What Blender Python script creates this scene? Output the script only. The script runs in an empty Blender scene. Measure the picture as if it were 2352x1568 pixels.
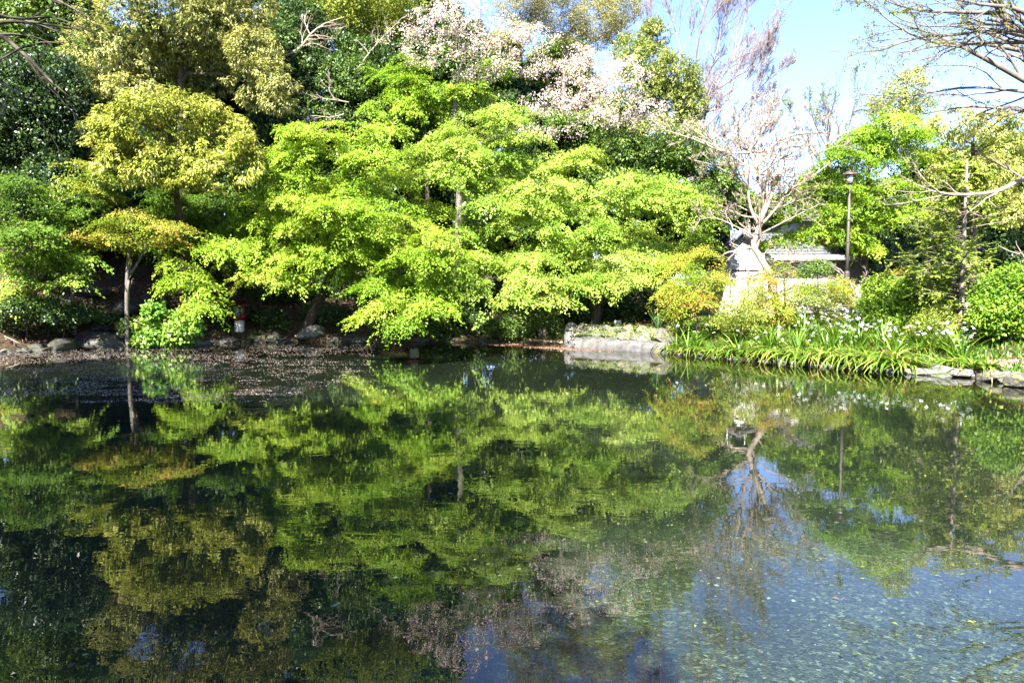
import bpy, math, random
import numpy as np
from mathutils import Vector, noise as mnoise

# ------------------------------------------------------------------ camera, sky, sun, exposure
scene = bpy.context.scene
COL = scene.collection
CAM_H, PITCH = 1.9, math.radians(4.0)
cam_data = bpy.data.cameras.new("camera")
cam_data.sensor_width = 36.0
cam_data.lens = 26.0
cam_data.clip_start = 0.05
cam_data.clip_end = 3000
cam = bpy.data.objects.new("camera", cam_data)
cam.location = (0, 0, CAM_H)
cam.rotation_euler = (math.radians(90) - PITCH, 0, 0)
COL.objects.link(cam)
scene.camera = cam

SUN_EL, SUN_AZ = math.radians(44), math.radians(197)      # azimuth clockwise from +Y: behind the camera, to its left
SUN = np.array([math.sin(SUN_AZ) * math.cos(SUN_EL), math.cos(SUN_AZ) * math.cos(SUN_EL), math.sin(SUN_EL)])
world = bpy.data.worlds.new("World")
scene.world = world
world.use_nodes = True
wn = world.node_tree
bg = wn.nodes["Background"]
sky = wn.nodes.new("ShaderNodeTexSky")
sky.sky_type = 'NISHITA'
sky.sun_disc = False
sky.sun_elevation = SUN_EL
sky.sun_rotation = SUN_AZ
sky.air_density = 1.0
sky.dust_density = 0.1
sky.ozone_density = 2.5
hs = wn.nodes.new("ShaderNodeHueSaturation")
hs.inputs["Saturation"].default_value = 1.0
wn.links.new(sky.outputs[0], hs.inputs["Color"])
sm = wn.nodes.new("ShaderNodeMix"); sm.data_type = 'RGBA'; sm.blend_type = 'MULTIPLY'; sm.inputs[0].default_value = 1
sm.inputs[7].default_value = (1.0, 1.0, 1.26, 1)
wn.links.new(hs.outputs[0], sm.inputs[6])
wn.links.new(sm.outputs[2], bg.inputs[0])
bg.inputs[1].default_value = 0.063
sl = bpy.data.lights.new("sun", 'SUN')
sl.energy = 5.0
sl.angle = math.radians(0.5)
sl.color = (1.0, 0.95, 0.87)
sun = bpy.data.objects.new("sun", sl)
sun.rotation_euler = Vector(-SUN).to_track_quat('-Z', 'Y').to_euler()
sun.location = (0, 0, 40)
COL.objects.link(sun)
scene.view_settings.view_transform = 'Standard'
scene.view_settings.look = 'None'
scene.view_settings.gamma = 1
scene.view_settings.exposure = 2.55
cy = scene.cycles
cy.max_bounces = 7
cy.diffuse_bounces = 2
cy.glossy_bounces = 3
cy.transmission_bounces = 4
cy.transparent_max_bounces = 8
cy.caustics_reflective = False
cy.caustics_refractive = False

rng = np.random.default_rng(11)
random.seed(5)

# ------------------------------------------------------------------ camera rays: picture position + distance -> place in the world
CX, CY, FD = 1176.0, 784.0, 1699.0
cp, sp_ = math.cos(PITCH), math.sin(PITCH)


def ray(dx, dy):
    u, v = (dx - CX) / FD, -(dy - CY) / FD
    return np.array([u, cp + v * sp_, -sp_ + v * cp])


def at(dx, dy, Y):
    r = ray(dx, dy)
    return np.array([0, 0, CAM_H]) + r * (Y / r[1])


def on_plane(dx, dy, z=0.0):
    r = ray(dx, dy)
    return np.array([0, 0, CAM_H]) + r * ((z - CAM_H) / r[2])


def px(Y):           # metres covered by one picture unit at distance Y
    return Y / FD


# ------------------------------------------------------------------ terrain
shore_d = [(0, 812), (100, 803), (200, 798), (300, 793), (470, 788), (600, 785), (850, 787), (1000, 785), (1195, 789),
           (1297, 798), (1400, 803), (1520, 810), (1650, 822), (1800, 834), (1950, 845), (2100, 858), (2230, 868), (2352, 888)]
shore = [on_plane(*p)[:2] for p in shore_d]
poly = np.array([(-7.5, 1.0), (-9.5, 6.0), (-12.5, 12.0), (-15.5, 18.0)] + [tuple(p) for p in shore] + [(12.5, 12.5), (13.5, 8), (13, 3), (11, 1.0)])


def pond_dist(x, y):
    """signed distance to the pond's edge: positive on land"""
    x = np.asarray(x, float); y = np.asarray(y, float)
    best = np.full(x.shape, 1e9)
    inside = np.zeros(x.shape, bool)
    n = len(poly)
    for i in range(n):
        ax, ay = poly[i]; bx, by = poly[(i + 1) % n]
        ex, ey = bx - ax, by - ay
        t = np.clip(((x - ax) * ex + (y - ay) * ey) / (ex * ex + ey * ey), 0, 1)
        d = np.hypot(x - ax - t * ex, y - ay - t * ey)
        best = np.minimum(best, d)
        c = ((ay > y) != (by > y)) & (x < (bx - ax) * (y - ay) / (by - ay + 1e-12) + ax)
        inside ^= c
    return np.where(inside, -best, best)


def sstep(a, b, x):
    t = np.clip((x - a) / (b - a), 0, 1)
    return t * t * (3 - 2 * t)


def ground_z(x, y, d=None):
    x = np.asarray(x, float); y = np.asarray(y, float)
    if d is None:
        d = pond_dist(x, y)
    left = 1 - sstep(-7.5, -2.0, x)
    right = sstep(4.5, 7.5, x)
    mid = 1 - left - right
    dd = np.maximum(d, 0)
    hill = 0.30 * sstep(-.1, .5, dd) + 0.52 * np.clip(dd - 0.6, 0, 9) + 0.12 * np.clip(dd - 9.6, 0, 30)
    flat = 0.22 * sstep(-.1, .5, dd) + 0.10 * np.clip(dd - 1.0, 0, 8) + 0.10 * np.clip(dd - 9, 0, 30)
    bank = 0.18 * sstep(-.1, .35, dd) + 0.62 * sstep(0.3, 4.5, dd) - 0.35 * sstep(9, 13, dd)
    z = hill * left + flat * mid + bank * right
    near = 1 - sstep(0.0, 3.0, y)          # the low bank the photograph was taken from
    z = z * (1 - near) + near * (0.42 * sstep(-.1, .4, dd) + 0.02 * np.clip(dd, 0, 30))
    z = z + sstep(.2, 1.5, dd) * (0.10 * np.sin(x * 1.7 + y * .6) * np.sin(y * 1.3 - x * .4) + 0.05 * np.sin(x * 4.1 - y * 2.7))
    z = np.where(d < 0, -np.minimum(-d * 1.2, 1.2), z)
    return z


def gz(x, y):
    return float(ground_z(np.array([x]), np.array([y]))[0])


def on_ground(dx, dy, y0=8.0, y1=60.0):
    """where a camera ray first meets the land"""
    r = ray(dx, dy); r = r / r[1]
    ys = np.arange(y0, y1, 0.05)
    xs, zs = r[0] * ys, CAM_H + r[2] * ys
    d = pond_dist(xs, ys)
    hit = (d > 0.02) & (zs <= ground_z(xs, ys, d))
    if not hit.any():
        return np.array([xs[-1], ys[-1], gz(xs[-1], ys[-1])])
    i = int(np.argmax(hit))
    return np.array([xs[i], ys[i], gz(xs[i], ys[i])])


# ------------------------------------------------------------------ mesh helpers
def link(name, me, parent=None):
    o = bpy.data.objects.new(name, me)
    COL.objects.link(o)
    if parent is not None:
        o.parent = parent
    return o


def mesh_np(name, V, quads=None, tris=None, mats=(), parent=None, attr=None, smooth=False, mat_idx=None):
    me = bpy.data.meshes.new(name)
    V = np.asarray(V, np.float32)
    nq = 0 if quads is None else len(quads)
    nt = 0 if tris is None else len(tris)
    me.vertices.add(len(V))
    me.vertices.foreach_set("co", V.ravel())
    idx, starts, tot = [], [], []
    if nq:
        idx.append(np.asarray(quads, np.int32).ravel()); tot.append(np.full(nq, 4, np.int32))
    if nt:
        idx.append(np.asarray(tris, np.int32).ravel()); tot.append(np.full(nt, 3, np.int32))
    idx = np.concatenate(idx); tot = np.concatenate(tot)
    starts = np.concatenate([[0], np.cumsum(tot)[:-1]]).astype(np.int32)
    me.loops.add(len(idx))
    me.loops.foreach_set("vertex_index", idx)
    me.polygons.add(len(tot))
    me.polygons.foreach_set("loop_start", starts)
    me.polygons.foreach_set("loop_total", tot)
    if smooth:
        me.polygons.foreach_set("use_smooth", np.ones(len(tot), bool))
    if mat_idx is not None:
        me.polygons.foreach_set("material_index", np.asarray(mat_idx, np.int32))
    if attr is not None:
        a = me.attributes.new("tint", 'FLOAT', 'FACE')
        a.data.foreach_set("value", np.asarray(attr, np.float32))
    for m in mats:
        me.materials.append(m)
    me.update(calc_edges=True)
    me.validate()
    return link(name, me, parent)


class MB:
    """collects boxes, tubes and lofts; build() links them as one mesh object"""
    def __init__(self):
        self.v = []; self.q = []; self.t = []; self.n = 0

    def add(self, V, quads=(), tris=()):
        self.v.append(np.asarray(V, float))
        if len(quads): self.q.append(np.asarray(quads, int) + self.n)
        if len(tris): self.t.append(np.asarray(tris, int) + self.n)
        self.n += len(V)

    def box(self, c, s, rz=0.0, taper=1.0):
        hx, hy, hz = s[0] / 2, s[1] / 2, s[2] / 2
        V = np.array([[-hx, -hy, -hz], [hx, -hy, -hz], [hx, hy, -hz], [-hx, hy, -hz],
                      [-hx * taper, -hy * taper, hz], [hx * taper, -hy * taper, hz], [hx * taper, hy * taper, hz], [-hx * taper, hy * taper, hz]])
        ca, sa = math.cos(rz), math.sin(rz)
        V = V @ np.array([[ca, sa, 0], [-sa, ca, 0], [0, 0, 1]]) + np.array(c)
        self.add(V, [[0, 3, 2, 1], [4, 5, 6, 7], [0, 1, 5, 4], [1, 2, 6, 5], [2, 3, 7, 6], [3, 0, 4, 7]])

    def rings(self, rings, cap=True):
        """list of equally long closed rings"""
        R = [np.asarray(r, float) for r in rings]
        k = len(R[0]); V = np.concatenate(R)
        q = []
        for i in range(len(R) - 1):
            for j in range(k):
                q.append([i * k + j, i * k + (j + 1) % k, (i + 1) * k + (j + 1) % k, (i + 1) * k + j])
        t = []
        if cap:
            V = np.concatenate([V, [R[0].mean(0)], [R[-1].mean(0)]])
            a, b = len(V) - 2, len(V) - 1
            o = (len(R) - 1) * k
            for j in range(k):
                t.append([a, (j + 1) % k, j]); t.append([b, o + j, o + (j + 1) % k])
        self.add(V, q, t)

    def lathe(self, prof, c=(0, 0, 0), k=14, ph=0.0, sq=None):
        a = np.arange(k) / k * 2 * math.pi + ph
        self.rings([np.stack([r * np.cos(a) + c[0], r * np.sin(a) + c[1], np.full(k, z + c[2])], 1) for r, z in prof])

    def tube(self, P, R, k=8):
        P = np.asarray(P, float)[None]; R = np.asarray(R, float)
        if R.ndim == 0: R = np.full(P.shape[1], float(R))
        V, q = tubes(P, R[None], k)
        self.add(V, q)

    def prism(self, pts, ext):
        """flat outline (list of 3-D points) pushed along ext"""
        A = np.asarray(pts, float); B = A + np.asarray(ext, float)
        k = len(A)
        q = [[j, (j + 1) % k, k + (j + 1) % k, k + j] for j in range(k)]
        t = [[0, j + 1, j] for j in range(1, k - 1)] + [[k, k + j, k + j + 1] for j in range(1, k - 1)]
        self.add(np.concatenate([A, B]), q, t)

    def build(self, name, mat, parent=None, smooth=False):
        V = np.concatenate(self.v)
        return mesh_np(name, V, np.concatenate(self.q) if self.q else None, np.concatenate(self.t) if self.t else None, [mat], parent, smooth=smooth)


def norm(v):
    return v / np.maximum(np.linalg.norm(v, axis=-1, keepdims=True), 1e-9)


def tubes(P, R, k):
    """P (B,n,3), R (B,n): swept tubes, as vertices and quads"""
    B, n, _ = P.shape
    T = norm(np.gradient(P, axis=1))
    ref = np.where(np.abs(T[..., 2:3]) > .92, np.array([1., 0, 0]), np.array([0, 0, 1.]))
    U = norm(np.cross(T, ref)); W = np.cross(T, U)
    a = np.arange(k) / k * 2 * math.pi
    ring = U[:, :, None, :] * np.cos(a)[None, None, :, None] + W[:, :, None, :] * np.sin(a)[None, None, :, None]
    V = P[:, :, None, :] + ring * R[:, :, None, None]
    base = (np.arange(B) * n * k)[:, None, None] + (np.arange(n - 1) * k)[None, :, None]
    j = np.arange(k)[None, None, :]; j2 = (j + 1) % k
    q = np.stack([base + j, base + j2, base + k + j2, base + k + j], -1).reshape(-1, 4)
    return V.reshape(-1, 3), q


class Wood:
    """the woody skeleton of one tree: batches of tubes in a single mesh"""
    def __init__(self):
        self.b = []

    def add(self, P, R, k=5):
        P = np.asarray(P, float); R = np.asarray(R, float)
        if P.ndim == 2: P = P[None]; R = R[None]
        self.b.append((P, R, k))

    def build(self, name, mat, parent):
        Vs, Qs, n = [], [], 0
        for P, R, k in self.b:
            V, q = tubes(P, R, k)
            Vs.append(V); Qs.append(q + n); n += len(V)
        return mesh_np(name, np.concatenate(Vs), np.concatenate(Qs), None, [mat], parent, smooth=True)


def smooth_line(pts, n):
    """Catmull-Rom through pts"""
    P = np.asarray(pts, float)
    P = np.concatenate([[2 * P[0] - P[1]], P, [2 * P[-1] - P[-2]]])
    m = len(P) - 3
    out = []
    for s in np.linspace(0, m - 1e-6, n):
        i = int(s); t = s - i
        a, b, c, d = P[i:i + 4]
        out.append(.5 * ((2 * b) + (c - a) * t + (2 * a - 5 * b + 4 * c - d) * t * t + (3 * b - a - 3 * c + d) * t ** 3))
    return np.array(out)


def spawn(P, R, c, lscale, ang, bias, n, wander=.25, tmin=.25, curl=0.0, rmin=.003, rs=.6):
    """c side branches on every branch of a batch"""
    B, m, _ = P.shape
    L = np.linalg.norm(np.diff(P, axis=1), axis=2).sum(1)
    bi = np.repeat(np.arange(B), c)
    t = rng.uniform(tmin, 1.0, B * c) * (m - 1)
    i = np.minimum(t.astype(int), m - 2); f = (t - i)[:, None]
    p0 = P[bi, i] * (1 - f) + P[bi, i + 1] * f
    tan = norm(P[bi, i + 1] - P[bi, i])
    r0 = (R[bi, i] * (1 - f[:, 0]) + R[bi, i + 1] * f[:, 0])
    rnd = rng.normal(size=(B * c, 3))
    perp = norm(np.cross(tan, rnd))
    a = rng.normal(ang, ang * .25, B * c)[:, None]
    d = norm(tan * np.cos(a) + perp * np.sin(a) + np.asarray(bias) * .5)
    ln = L[bi] * lscale * rng.uniform(.5, 1.15, B * c) * (1.15 - .5 * t / (m - 1))
    step = (ln / (n - 1))[:, None]
    pts = [p0]
    for s in range(n - 1):
        d = norm(d + rng.normal(size=d.shape) * wander + np.asarray(bias) * .12 + np.array([0, 0, curl]))
        pts.append(pts[-1] + d * step)
    Pn = np.stack(pts, 1)
    Rn = np.maximum(r0[:, None] * rs * np.linspace(1, .35, n)[None], rmin)
    return Pn, Rn


# ------------------------------------------------------------------ materials
def new_mat(name):
    m = bpy.data.materials.new(name)
    m.use_nodes = True
    nt = m.node_tree
    for n in list(nt.nodes):
        nt.nodes.remove(n)
    out = nt.nodes.new("ShaderNodeOutputMaterial")
    return m, nt, out


def ramp(nt, stops):
    r = nt.nodes.new("ShaderNodeValToRGB")
    e = r.color_ramp.elements
    while len(e) < len(stops):
        e.new(.5)
    for el, (p, c) in zip(e, stops):
        el.position = p; el.color = (*c, 1)
    return r


def leaf_mat(name, stops, trans=.35, rough=.5, spec=.3, tgain=(1.15, 1.1, .7)):
    """leaf: colour picked per leaf, light passing through the blade"""
    m, nt, out = new_mat(name)
    at_ = nt.nodes.new("ShaderNodeAttribute"); at_.attribute_name = "tint"
    r = ramp(nt, stops)
    nt.links.new(at_.outputs["Fac"], r.inputs[0])
    p = nt.nodes.new("ShaderNodeBsdfPrincipled")
    p.inputs["Roughness"].default_value = rough
    p.inputs["Specular IOR Level"].default_value = spec
    nt.links.new(r.outputs[0], p.inputs["Base Color"])
    mul = nt.nodes.new("ShaderNodeMix"); mul.data_type = 'RGBA'; mul.blend_type = 'MULTIPLY'
    mul.inputs[0].default_value = 1
    nt.links.new(r.outputs[0], mul.inputs[6]); mul.inputs[7].default_value = (*tgain, 1)
    tr = nt.nodes.new("ShaderNodeBsdfTranslucent")
    nt.links.new(mul.outputs[2], tr.inputs[0])
    mx = nt.nodes.new("ShaderNodeMixShader"); mx.inputs[0].default_value = trans
    nt.links.new(p.outputs[0], mx.inputs[1]); nt.links.new(tr.outputs[0], mx.inputs[2])
    nt.links.new(mx.outputs[0], out.inputs[0])
    return m


def noise_mat(name, stops, scale=4, detail=6, rough=.85, bump=.4, dist=.02, stretch=(1, 1, 1), spec=.3, extra=None, coord="Object"):
    m, nt, out = new_mat(name)
    tc = nt.nodes.new("ShaderNodeTexCoord")
    mp = nt.nodes.new("ShaderNodeMapping"); mp.inputs["Scale"].default_value = stretch
    nt.links.new(tc.outputs[coord], mp.inputs[0])
    nz = nt.nodes.new("ShaderNodeTexNoise"); nz.inputs["Scale"].default_value = scale; nz.inputs["Detail"].default_value = detail
    nz.inputs["Roughness"].default_value = .62
    nt.links.new(mp.outputs[0], nz.inputs["Vector"])
    r = ramp(nt, stops)
    nt.links.new(nz.outputs[0], r.inputs[0])
    p = nt.nodes.new("ShaderNodeBsdfPrincipled")
    p.inputs["Roughness"].default_value = rough
    p.inputs["Specular IOR Level"].default_value = spec
    src = r.outputs[0]
    if extra:                      # a second patchy colour (moss, lichen)
        n2 = nt.nodes.new("ShaderNodeTexNoise"); n2.inputs["Scale"].default_value = extra[0]; n2.inputs["Detail"].default_value = 4
        nt.links.new(tc.outputs[coord], n2.inputs["Vector"])
        r2 = ramp(nt, [(extra[2], (0, 0, 0)), (extra[3], (1, 1, 1))])
        nt.links.new(n2.outputs[0], r2.inputs[0])
        mx = nt.nodes.new("ShaderNodeMix"); mx.data_type = 'RGBA'
        nt.links.new(r2.outputs[0], mx.inputs[0]); nt.links.new(src, mx.inputs[6]); mx.inputs[7].default_value = (*extra[1], 1)
        src = mx.outputs[2]
    nt.links.new(src, p.inputs["Base Color"])
    if bump:
        b = nt.nodes.new("ShaderNodeBump"); b.inputs["Strength"].default_value = bump; b.inputs["Distance"].default_value = dist
        nt.links.new(nz.outputs[0], b.inputs["Height"]); nt.links.new(b.outputs[0], p.inputs["Normal"])
    nt.links.new(p.outputs[0], out.inputs[0])
    return m


M = {}
TG = (1.15, 1.1, .8)
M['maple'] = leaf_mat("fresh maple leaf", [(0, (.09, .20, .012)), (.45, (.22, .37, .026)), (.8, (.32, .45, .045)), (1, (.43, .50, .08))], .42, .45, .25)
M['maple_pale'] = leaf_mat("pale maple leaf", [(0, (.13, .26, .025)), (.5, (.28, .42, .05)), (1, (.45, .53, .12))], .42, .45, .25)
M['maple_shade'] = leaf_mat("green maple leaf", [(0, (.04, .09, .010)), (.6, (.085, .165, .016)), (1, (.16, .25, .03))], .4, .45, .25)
M['maple_red'] = leaf_mat("bronze maple leaf", [(0, (.13, .20, .015)), (.5, (.27, .30, .03)), (.8, (.40, .32, .06)), (1, (.42, .22, .08))], .4, .5, .25)
M['acer_mix'] = leaf_mat("yellow green leaf with red tips", [(0, (.12, .22, .015)), (.6, (.29, .38, .03)), (.9, (.42, .38, .06)), (1, (.44, .20, .07))], .4, .5, .25)
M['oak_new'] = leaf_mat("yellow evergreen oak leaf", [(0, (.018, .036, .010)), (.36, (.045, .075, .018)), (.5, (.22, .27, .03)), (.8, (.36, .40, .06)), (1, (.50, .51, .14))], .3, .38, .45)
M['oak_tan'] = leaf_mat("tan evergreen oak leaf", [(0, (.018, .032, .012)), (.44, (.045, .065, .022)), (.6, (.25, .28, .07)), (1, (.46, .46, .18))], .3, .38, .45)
M['oak_light'] = leaf_mat("light evergreen oak leaf", [(0, (.06, .11, .02)), (.3, (.16, .22, .04)), (.65, (.35, .40, .09)), (1, (.50, .51, .18))], .35, .4, .4)
M['gloss'] = leaf_mat("glossy dark leaf", [(0, (.014, .034, .009)), (.6, (.035, .075, .015)), (1, (.09, .14, .03))], .18, .36, .5)
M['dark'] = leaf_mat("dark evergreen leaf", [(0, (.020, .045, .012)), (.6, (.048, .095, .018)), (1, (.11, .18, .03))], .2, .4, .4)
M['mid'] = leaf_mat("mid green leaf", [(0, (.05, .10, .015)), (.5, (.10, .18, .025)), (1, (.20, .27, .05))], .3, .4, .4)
M['shrub'] = leaf_mat("clipped shrub leaf", [(0, (.07, .16, .012)), (.5, (.18, .33, .02)), (1, (.34, .43, .05))], .35, .42, .35)
M['hydrangea'] = leaf_mat("bright broad leaf", [(0, (.07, .18, .02)), (.5, (.16, .32, .035)), (1, (.34, .45, .10))], .35, .4, .4)
M['camphor'] = leaf_mat("young camphor leaf", [(0, (.08, .12, .02)), (.5, (.20, .26, .05)), (1, (.40, .40, .12))], .33, .4, .4)
M['bud'] = leaf_mat("yellow bud leaf", [(0, (.17, .19, .06)), (.5, (.31, .29, .11)), (1, (.42, .36, .19))], .4, .5, .2)
M['lime'] = leaf_mat("lime young leaf", [(0, (.12, .18, .02)), (.5, (.24, .30, .04)), (1, (.36, .38, .08))], .4, .5, .25)
M['blossom'] = leaf_mat("cherry blossom and young leaf", [(0, (.20, .29, .04)), (.26, (.30, .34, .08)), (.30, (.42, .27, .15)), (.40, (.50, .36, .24)), (.46, (.60, .44, .43)), (1, (.80, .68, .67))], .3, .6, .15, (1, 1, 1))
M['conifer'] = leaf_mat("feathery conifer needle", [(0, (.13, .22, .018)), (.6, (.28, .38, .04)), (1, (.42, .46, .09))], .35, .5, .25)
M['iris_leaf'] = leaf_mat("iris blade", [(0, (.035, .10, .010)), (.5, (.10, .21, .018)), (.8, (.22, .31, .035)), (1, (.36, .30, .09))], .3, .35, .45)
M['grass'] = leaf_mat("blue green blade", [(0, (.05, .13, .04)), (1, (.16, .27, .09))], .3, .4, .4)
M['petal'] = leaf_mat("white petal", [(0, (.78, .78, .82)), (1, (.85, .85, .86))], .3, .6, .2, (1, 1, 1))
M['phlox'] = leaf_mat("pink phlox", [(0, (.14, .2, .04)), (.4, (.4, .2, .1)), (.5, (.62, .30, .42)), (1, (.72, .46, .56))], .3, .6, .2, (1, 1, 1))
M['float'] = leaf_mat("fallen petal", [(0, (.16, .11, .07)), (.4, (.30, .22, .16)), (.65, (.48, .39, .34)), (1, (.72, .65, .62))], .2, .6, .2, (1, 1, 1))
M['float_red'] = leaf_mat("rusty petal", [(0, (.40, .20, .12)), (1, (.58, .36, .25))], .2, .6, .2, (1, 1, 1))
M['litter'] = leaf_mat("fallen leaf", [(0, (.05, .028, .014)), (.5, (.14, .08, .035)), (1, (.32, .20, .10))], .1, .7, .2, (1, 1, 1))
M['bark'] = noise_mat("bark", [(.3, (.035, .027, .02)), (.55, (.10, .08, .06)), (.8, (.17, .145, .115))], 9, 7, .9, .6, .03, (1, 1, .3), extra=(3, (.07, .09, .03), .58, .72))
M['bark_grey'] = noise_mat("grey bark", [(.3, (.085, .072, .058)), (.6, (.18, .155, .13)), (.85, (.29, .26, .225))], 9, 7, .9, .5, .02, (1, 1, .4))
M['bark_pale'] = noise_mat("pale bark", [(.3, (.16, .125, .095)), (.5, (.27, .215, .17)), (.8, (.38, .32, .26))], 6, 6, .8, .4, .02, (1, 1, .5), extra=(4, (.16, .13, .09), .6, .75))
M['twig_purple'] = noise_mat("purple brown twig", [(.3, (.17, .135, .125)), (.7, (.28, .23, .215))], 5, 3, .85, 0)
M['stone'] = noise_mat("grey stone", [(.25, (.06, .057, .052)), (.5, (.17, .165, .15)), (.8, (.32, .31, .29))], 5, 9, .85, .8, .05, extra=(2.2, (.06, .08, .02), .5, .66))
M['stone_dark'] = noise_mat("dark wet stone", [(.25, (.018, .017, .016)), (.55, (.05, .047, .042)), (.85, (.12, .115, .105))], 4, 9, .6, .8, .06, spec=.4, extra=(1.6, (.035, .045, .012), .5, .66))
M['stone_pale'] = noise_mat("pale lichened stone", [(.25, (.035, .033, .026)), (.5, (.10, .093, .077)), (.8, (.19, .178, .155))], 6, 9, .9, .8, .05, extra=(3, (.22, .23, .07), .52, .66))
M['concrete'] = noise_mat("weathered concrete", [(.3, (.045, .043, .04)), (.55, (.115, .11, .105)), (.8, (.19, .183, .175))], 5, 8, .9, .5, .02, extra=(2.4, (.13, .115, .07), .55, .7))
M['wood'] = noise_mat("weathered wood", [(.3, (.10, .075, .05)), (.7, (.26, .20, .14))], 6, 6, .85, .4, .01, (1, 1, .15))
M['plank'] = noise_mat("pale plank", [(.3, (.32, .22, .15)), (.7, (.52, .40, .29))], 5, 5, .85, .3, .01, (.3, 1, 1))
M['soil'] = noise_mat("leaf litter soil", [(.25, (.018, .012, .008)), (.5, (.055, .035, .02)), (.75, (.12, .08, .045)), (.9, (.20, .14, .08))], 7, 10, .95, 1, .08, extra=(.9, (.035, .05, .014), .55, .68))
M['red'] = noise_mat("red lacquer", [(.3, (.13, .006, .006)), (.7, (.22, .015, .012))], 6, 4, .35, .1, .004, spec=.5)
M['white_paint'] = noise_mat("white mortar", [(.3, (.58, .58, .54)), (.7, (.76, .76, .72))], 4, 6, .6, .2, .01, extra=(5, (.40, .42, .34), .62, .8))
M['paper'] = noise_mat("lantern paper", [(.3, (.62, .60, .50)), (.7, (.74, .72, .62))], 5, 3, .6, 0)
M['lattice'] = noise_mat("dark lattice", [(.3, (.03, .025, .02)), (.7, (.06, .05, .04))], 8, 3, .7, 0)
M['pole'] = noise_mat("brown pole paint", [(.3, (.045, .033, .031)), (.7, (.08, .06, .055))], 7, 4, .5, .1, .004, (1, 1, .2))
M['pole_up'] = noise_mat("grey brown pole paint", [(.3, (.06, .052, .043)), (.7, (.10, .09, .075))], 7, 4, .5, .1, .004, (1, 1, .2))
M['copper'] = noise_mat("copper brown roof", [(.3, (.12, .05, .032)), (.7, (.20, .09, .06))], 8, 4, .45, .1, .004, spec=.5)
M['frost'] = noise_mat("frosted lamp glass", [(.3, (.52, .54, .52)), (.7, (.66, .68, .66))], 4, 3, .25, 0, spec=.6)
M['plaster'] = noise_mat("white plaster", [(.3, (.40, .385, .365)), (.6, (.52, .505, .48)), (.85, (.60, .59, .575))], 1.6, 8, .85, .15, .01)
M['plaster_blue'] = noise_mat("blue grey render", [(.3, (.42, .46, .52)), (.7, (.56, .60, .66))], 1.6, 8, .85, .15, .01)
M['tile'] = noise_mat("grey roof tile", [(.3, (.07, .072, .078)), (.7, (.14, .145, .155))], 6, 6, .6, .3, .02)
M['tile_red'] = noise_mat("red roof sheet", [(.3, (.50, .06, .05)), (.7, (.62, .11, .09))], 6, 4, .5, .1, .01)
M['trim'] = noise_mat("pale fascia board", [(.3, (.50, .48, .45)), (.7, (.66, .64, .60))], 4, 5, .7, .1, .01)
M['darkwood'] = noise_mat("dark timber", [(.3, (.035, .027, .02)), (.7, (.08, .06, .045))], 8, 5, .75, .2, .01)
M['opening_shade'] = noise_mat("painted opening shade", [(.3, (.012, .012, .012)), (.7, (.025, .024, .022))], 4, 3, .9, 0)
M['pane'] = noise_mat("window glass", [(.3, (.06, .075, .09)), (.7, (.11, .13, .15))], 2, 2, .08, 0, spec=.8)
M['fern'] = leaf_mat("fern frond", [(0, (.20, .27, .05)), (1, (.40, .43, .10))], .35, .5, .3)
M['feather'] = noise_mat("brown mottled feather", [(.3, (.045, .03, .02)), (.5, (.11, .075, .045)), (.75, (.22, .16, .10))], 22, 6, .75, .2, .005)
M['bill'] = noise_mat("dark bill", [(.3, (.05, .035, .015)), (.7, (.14, .085, .03))], 10, 2, .5, 0)
M['signface'] = noise_mat("white sign face", [(.3, (.66, .66, .64)), (.7, (.76, .76, .74))], 6, 3, .5, 0)
M['signmark'] = noise_mat("grey sign mark", [(.3, (.10, .10, .10)), (.7, (.18, .17, .16))], 6, 3, .5, 0)


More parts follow.
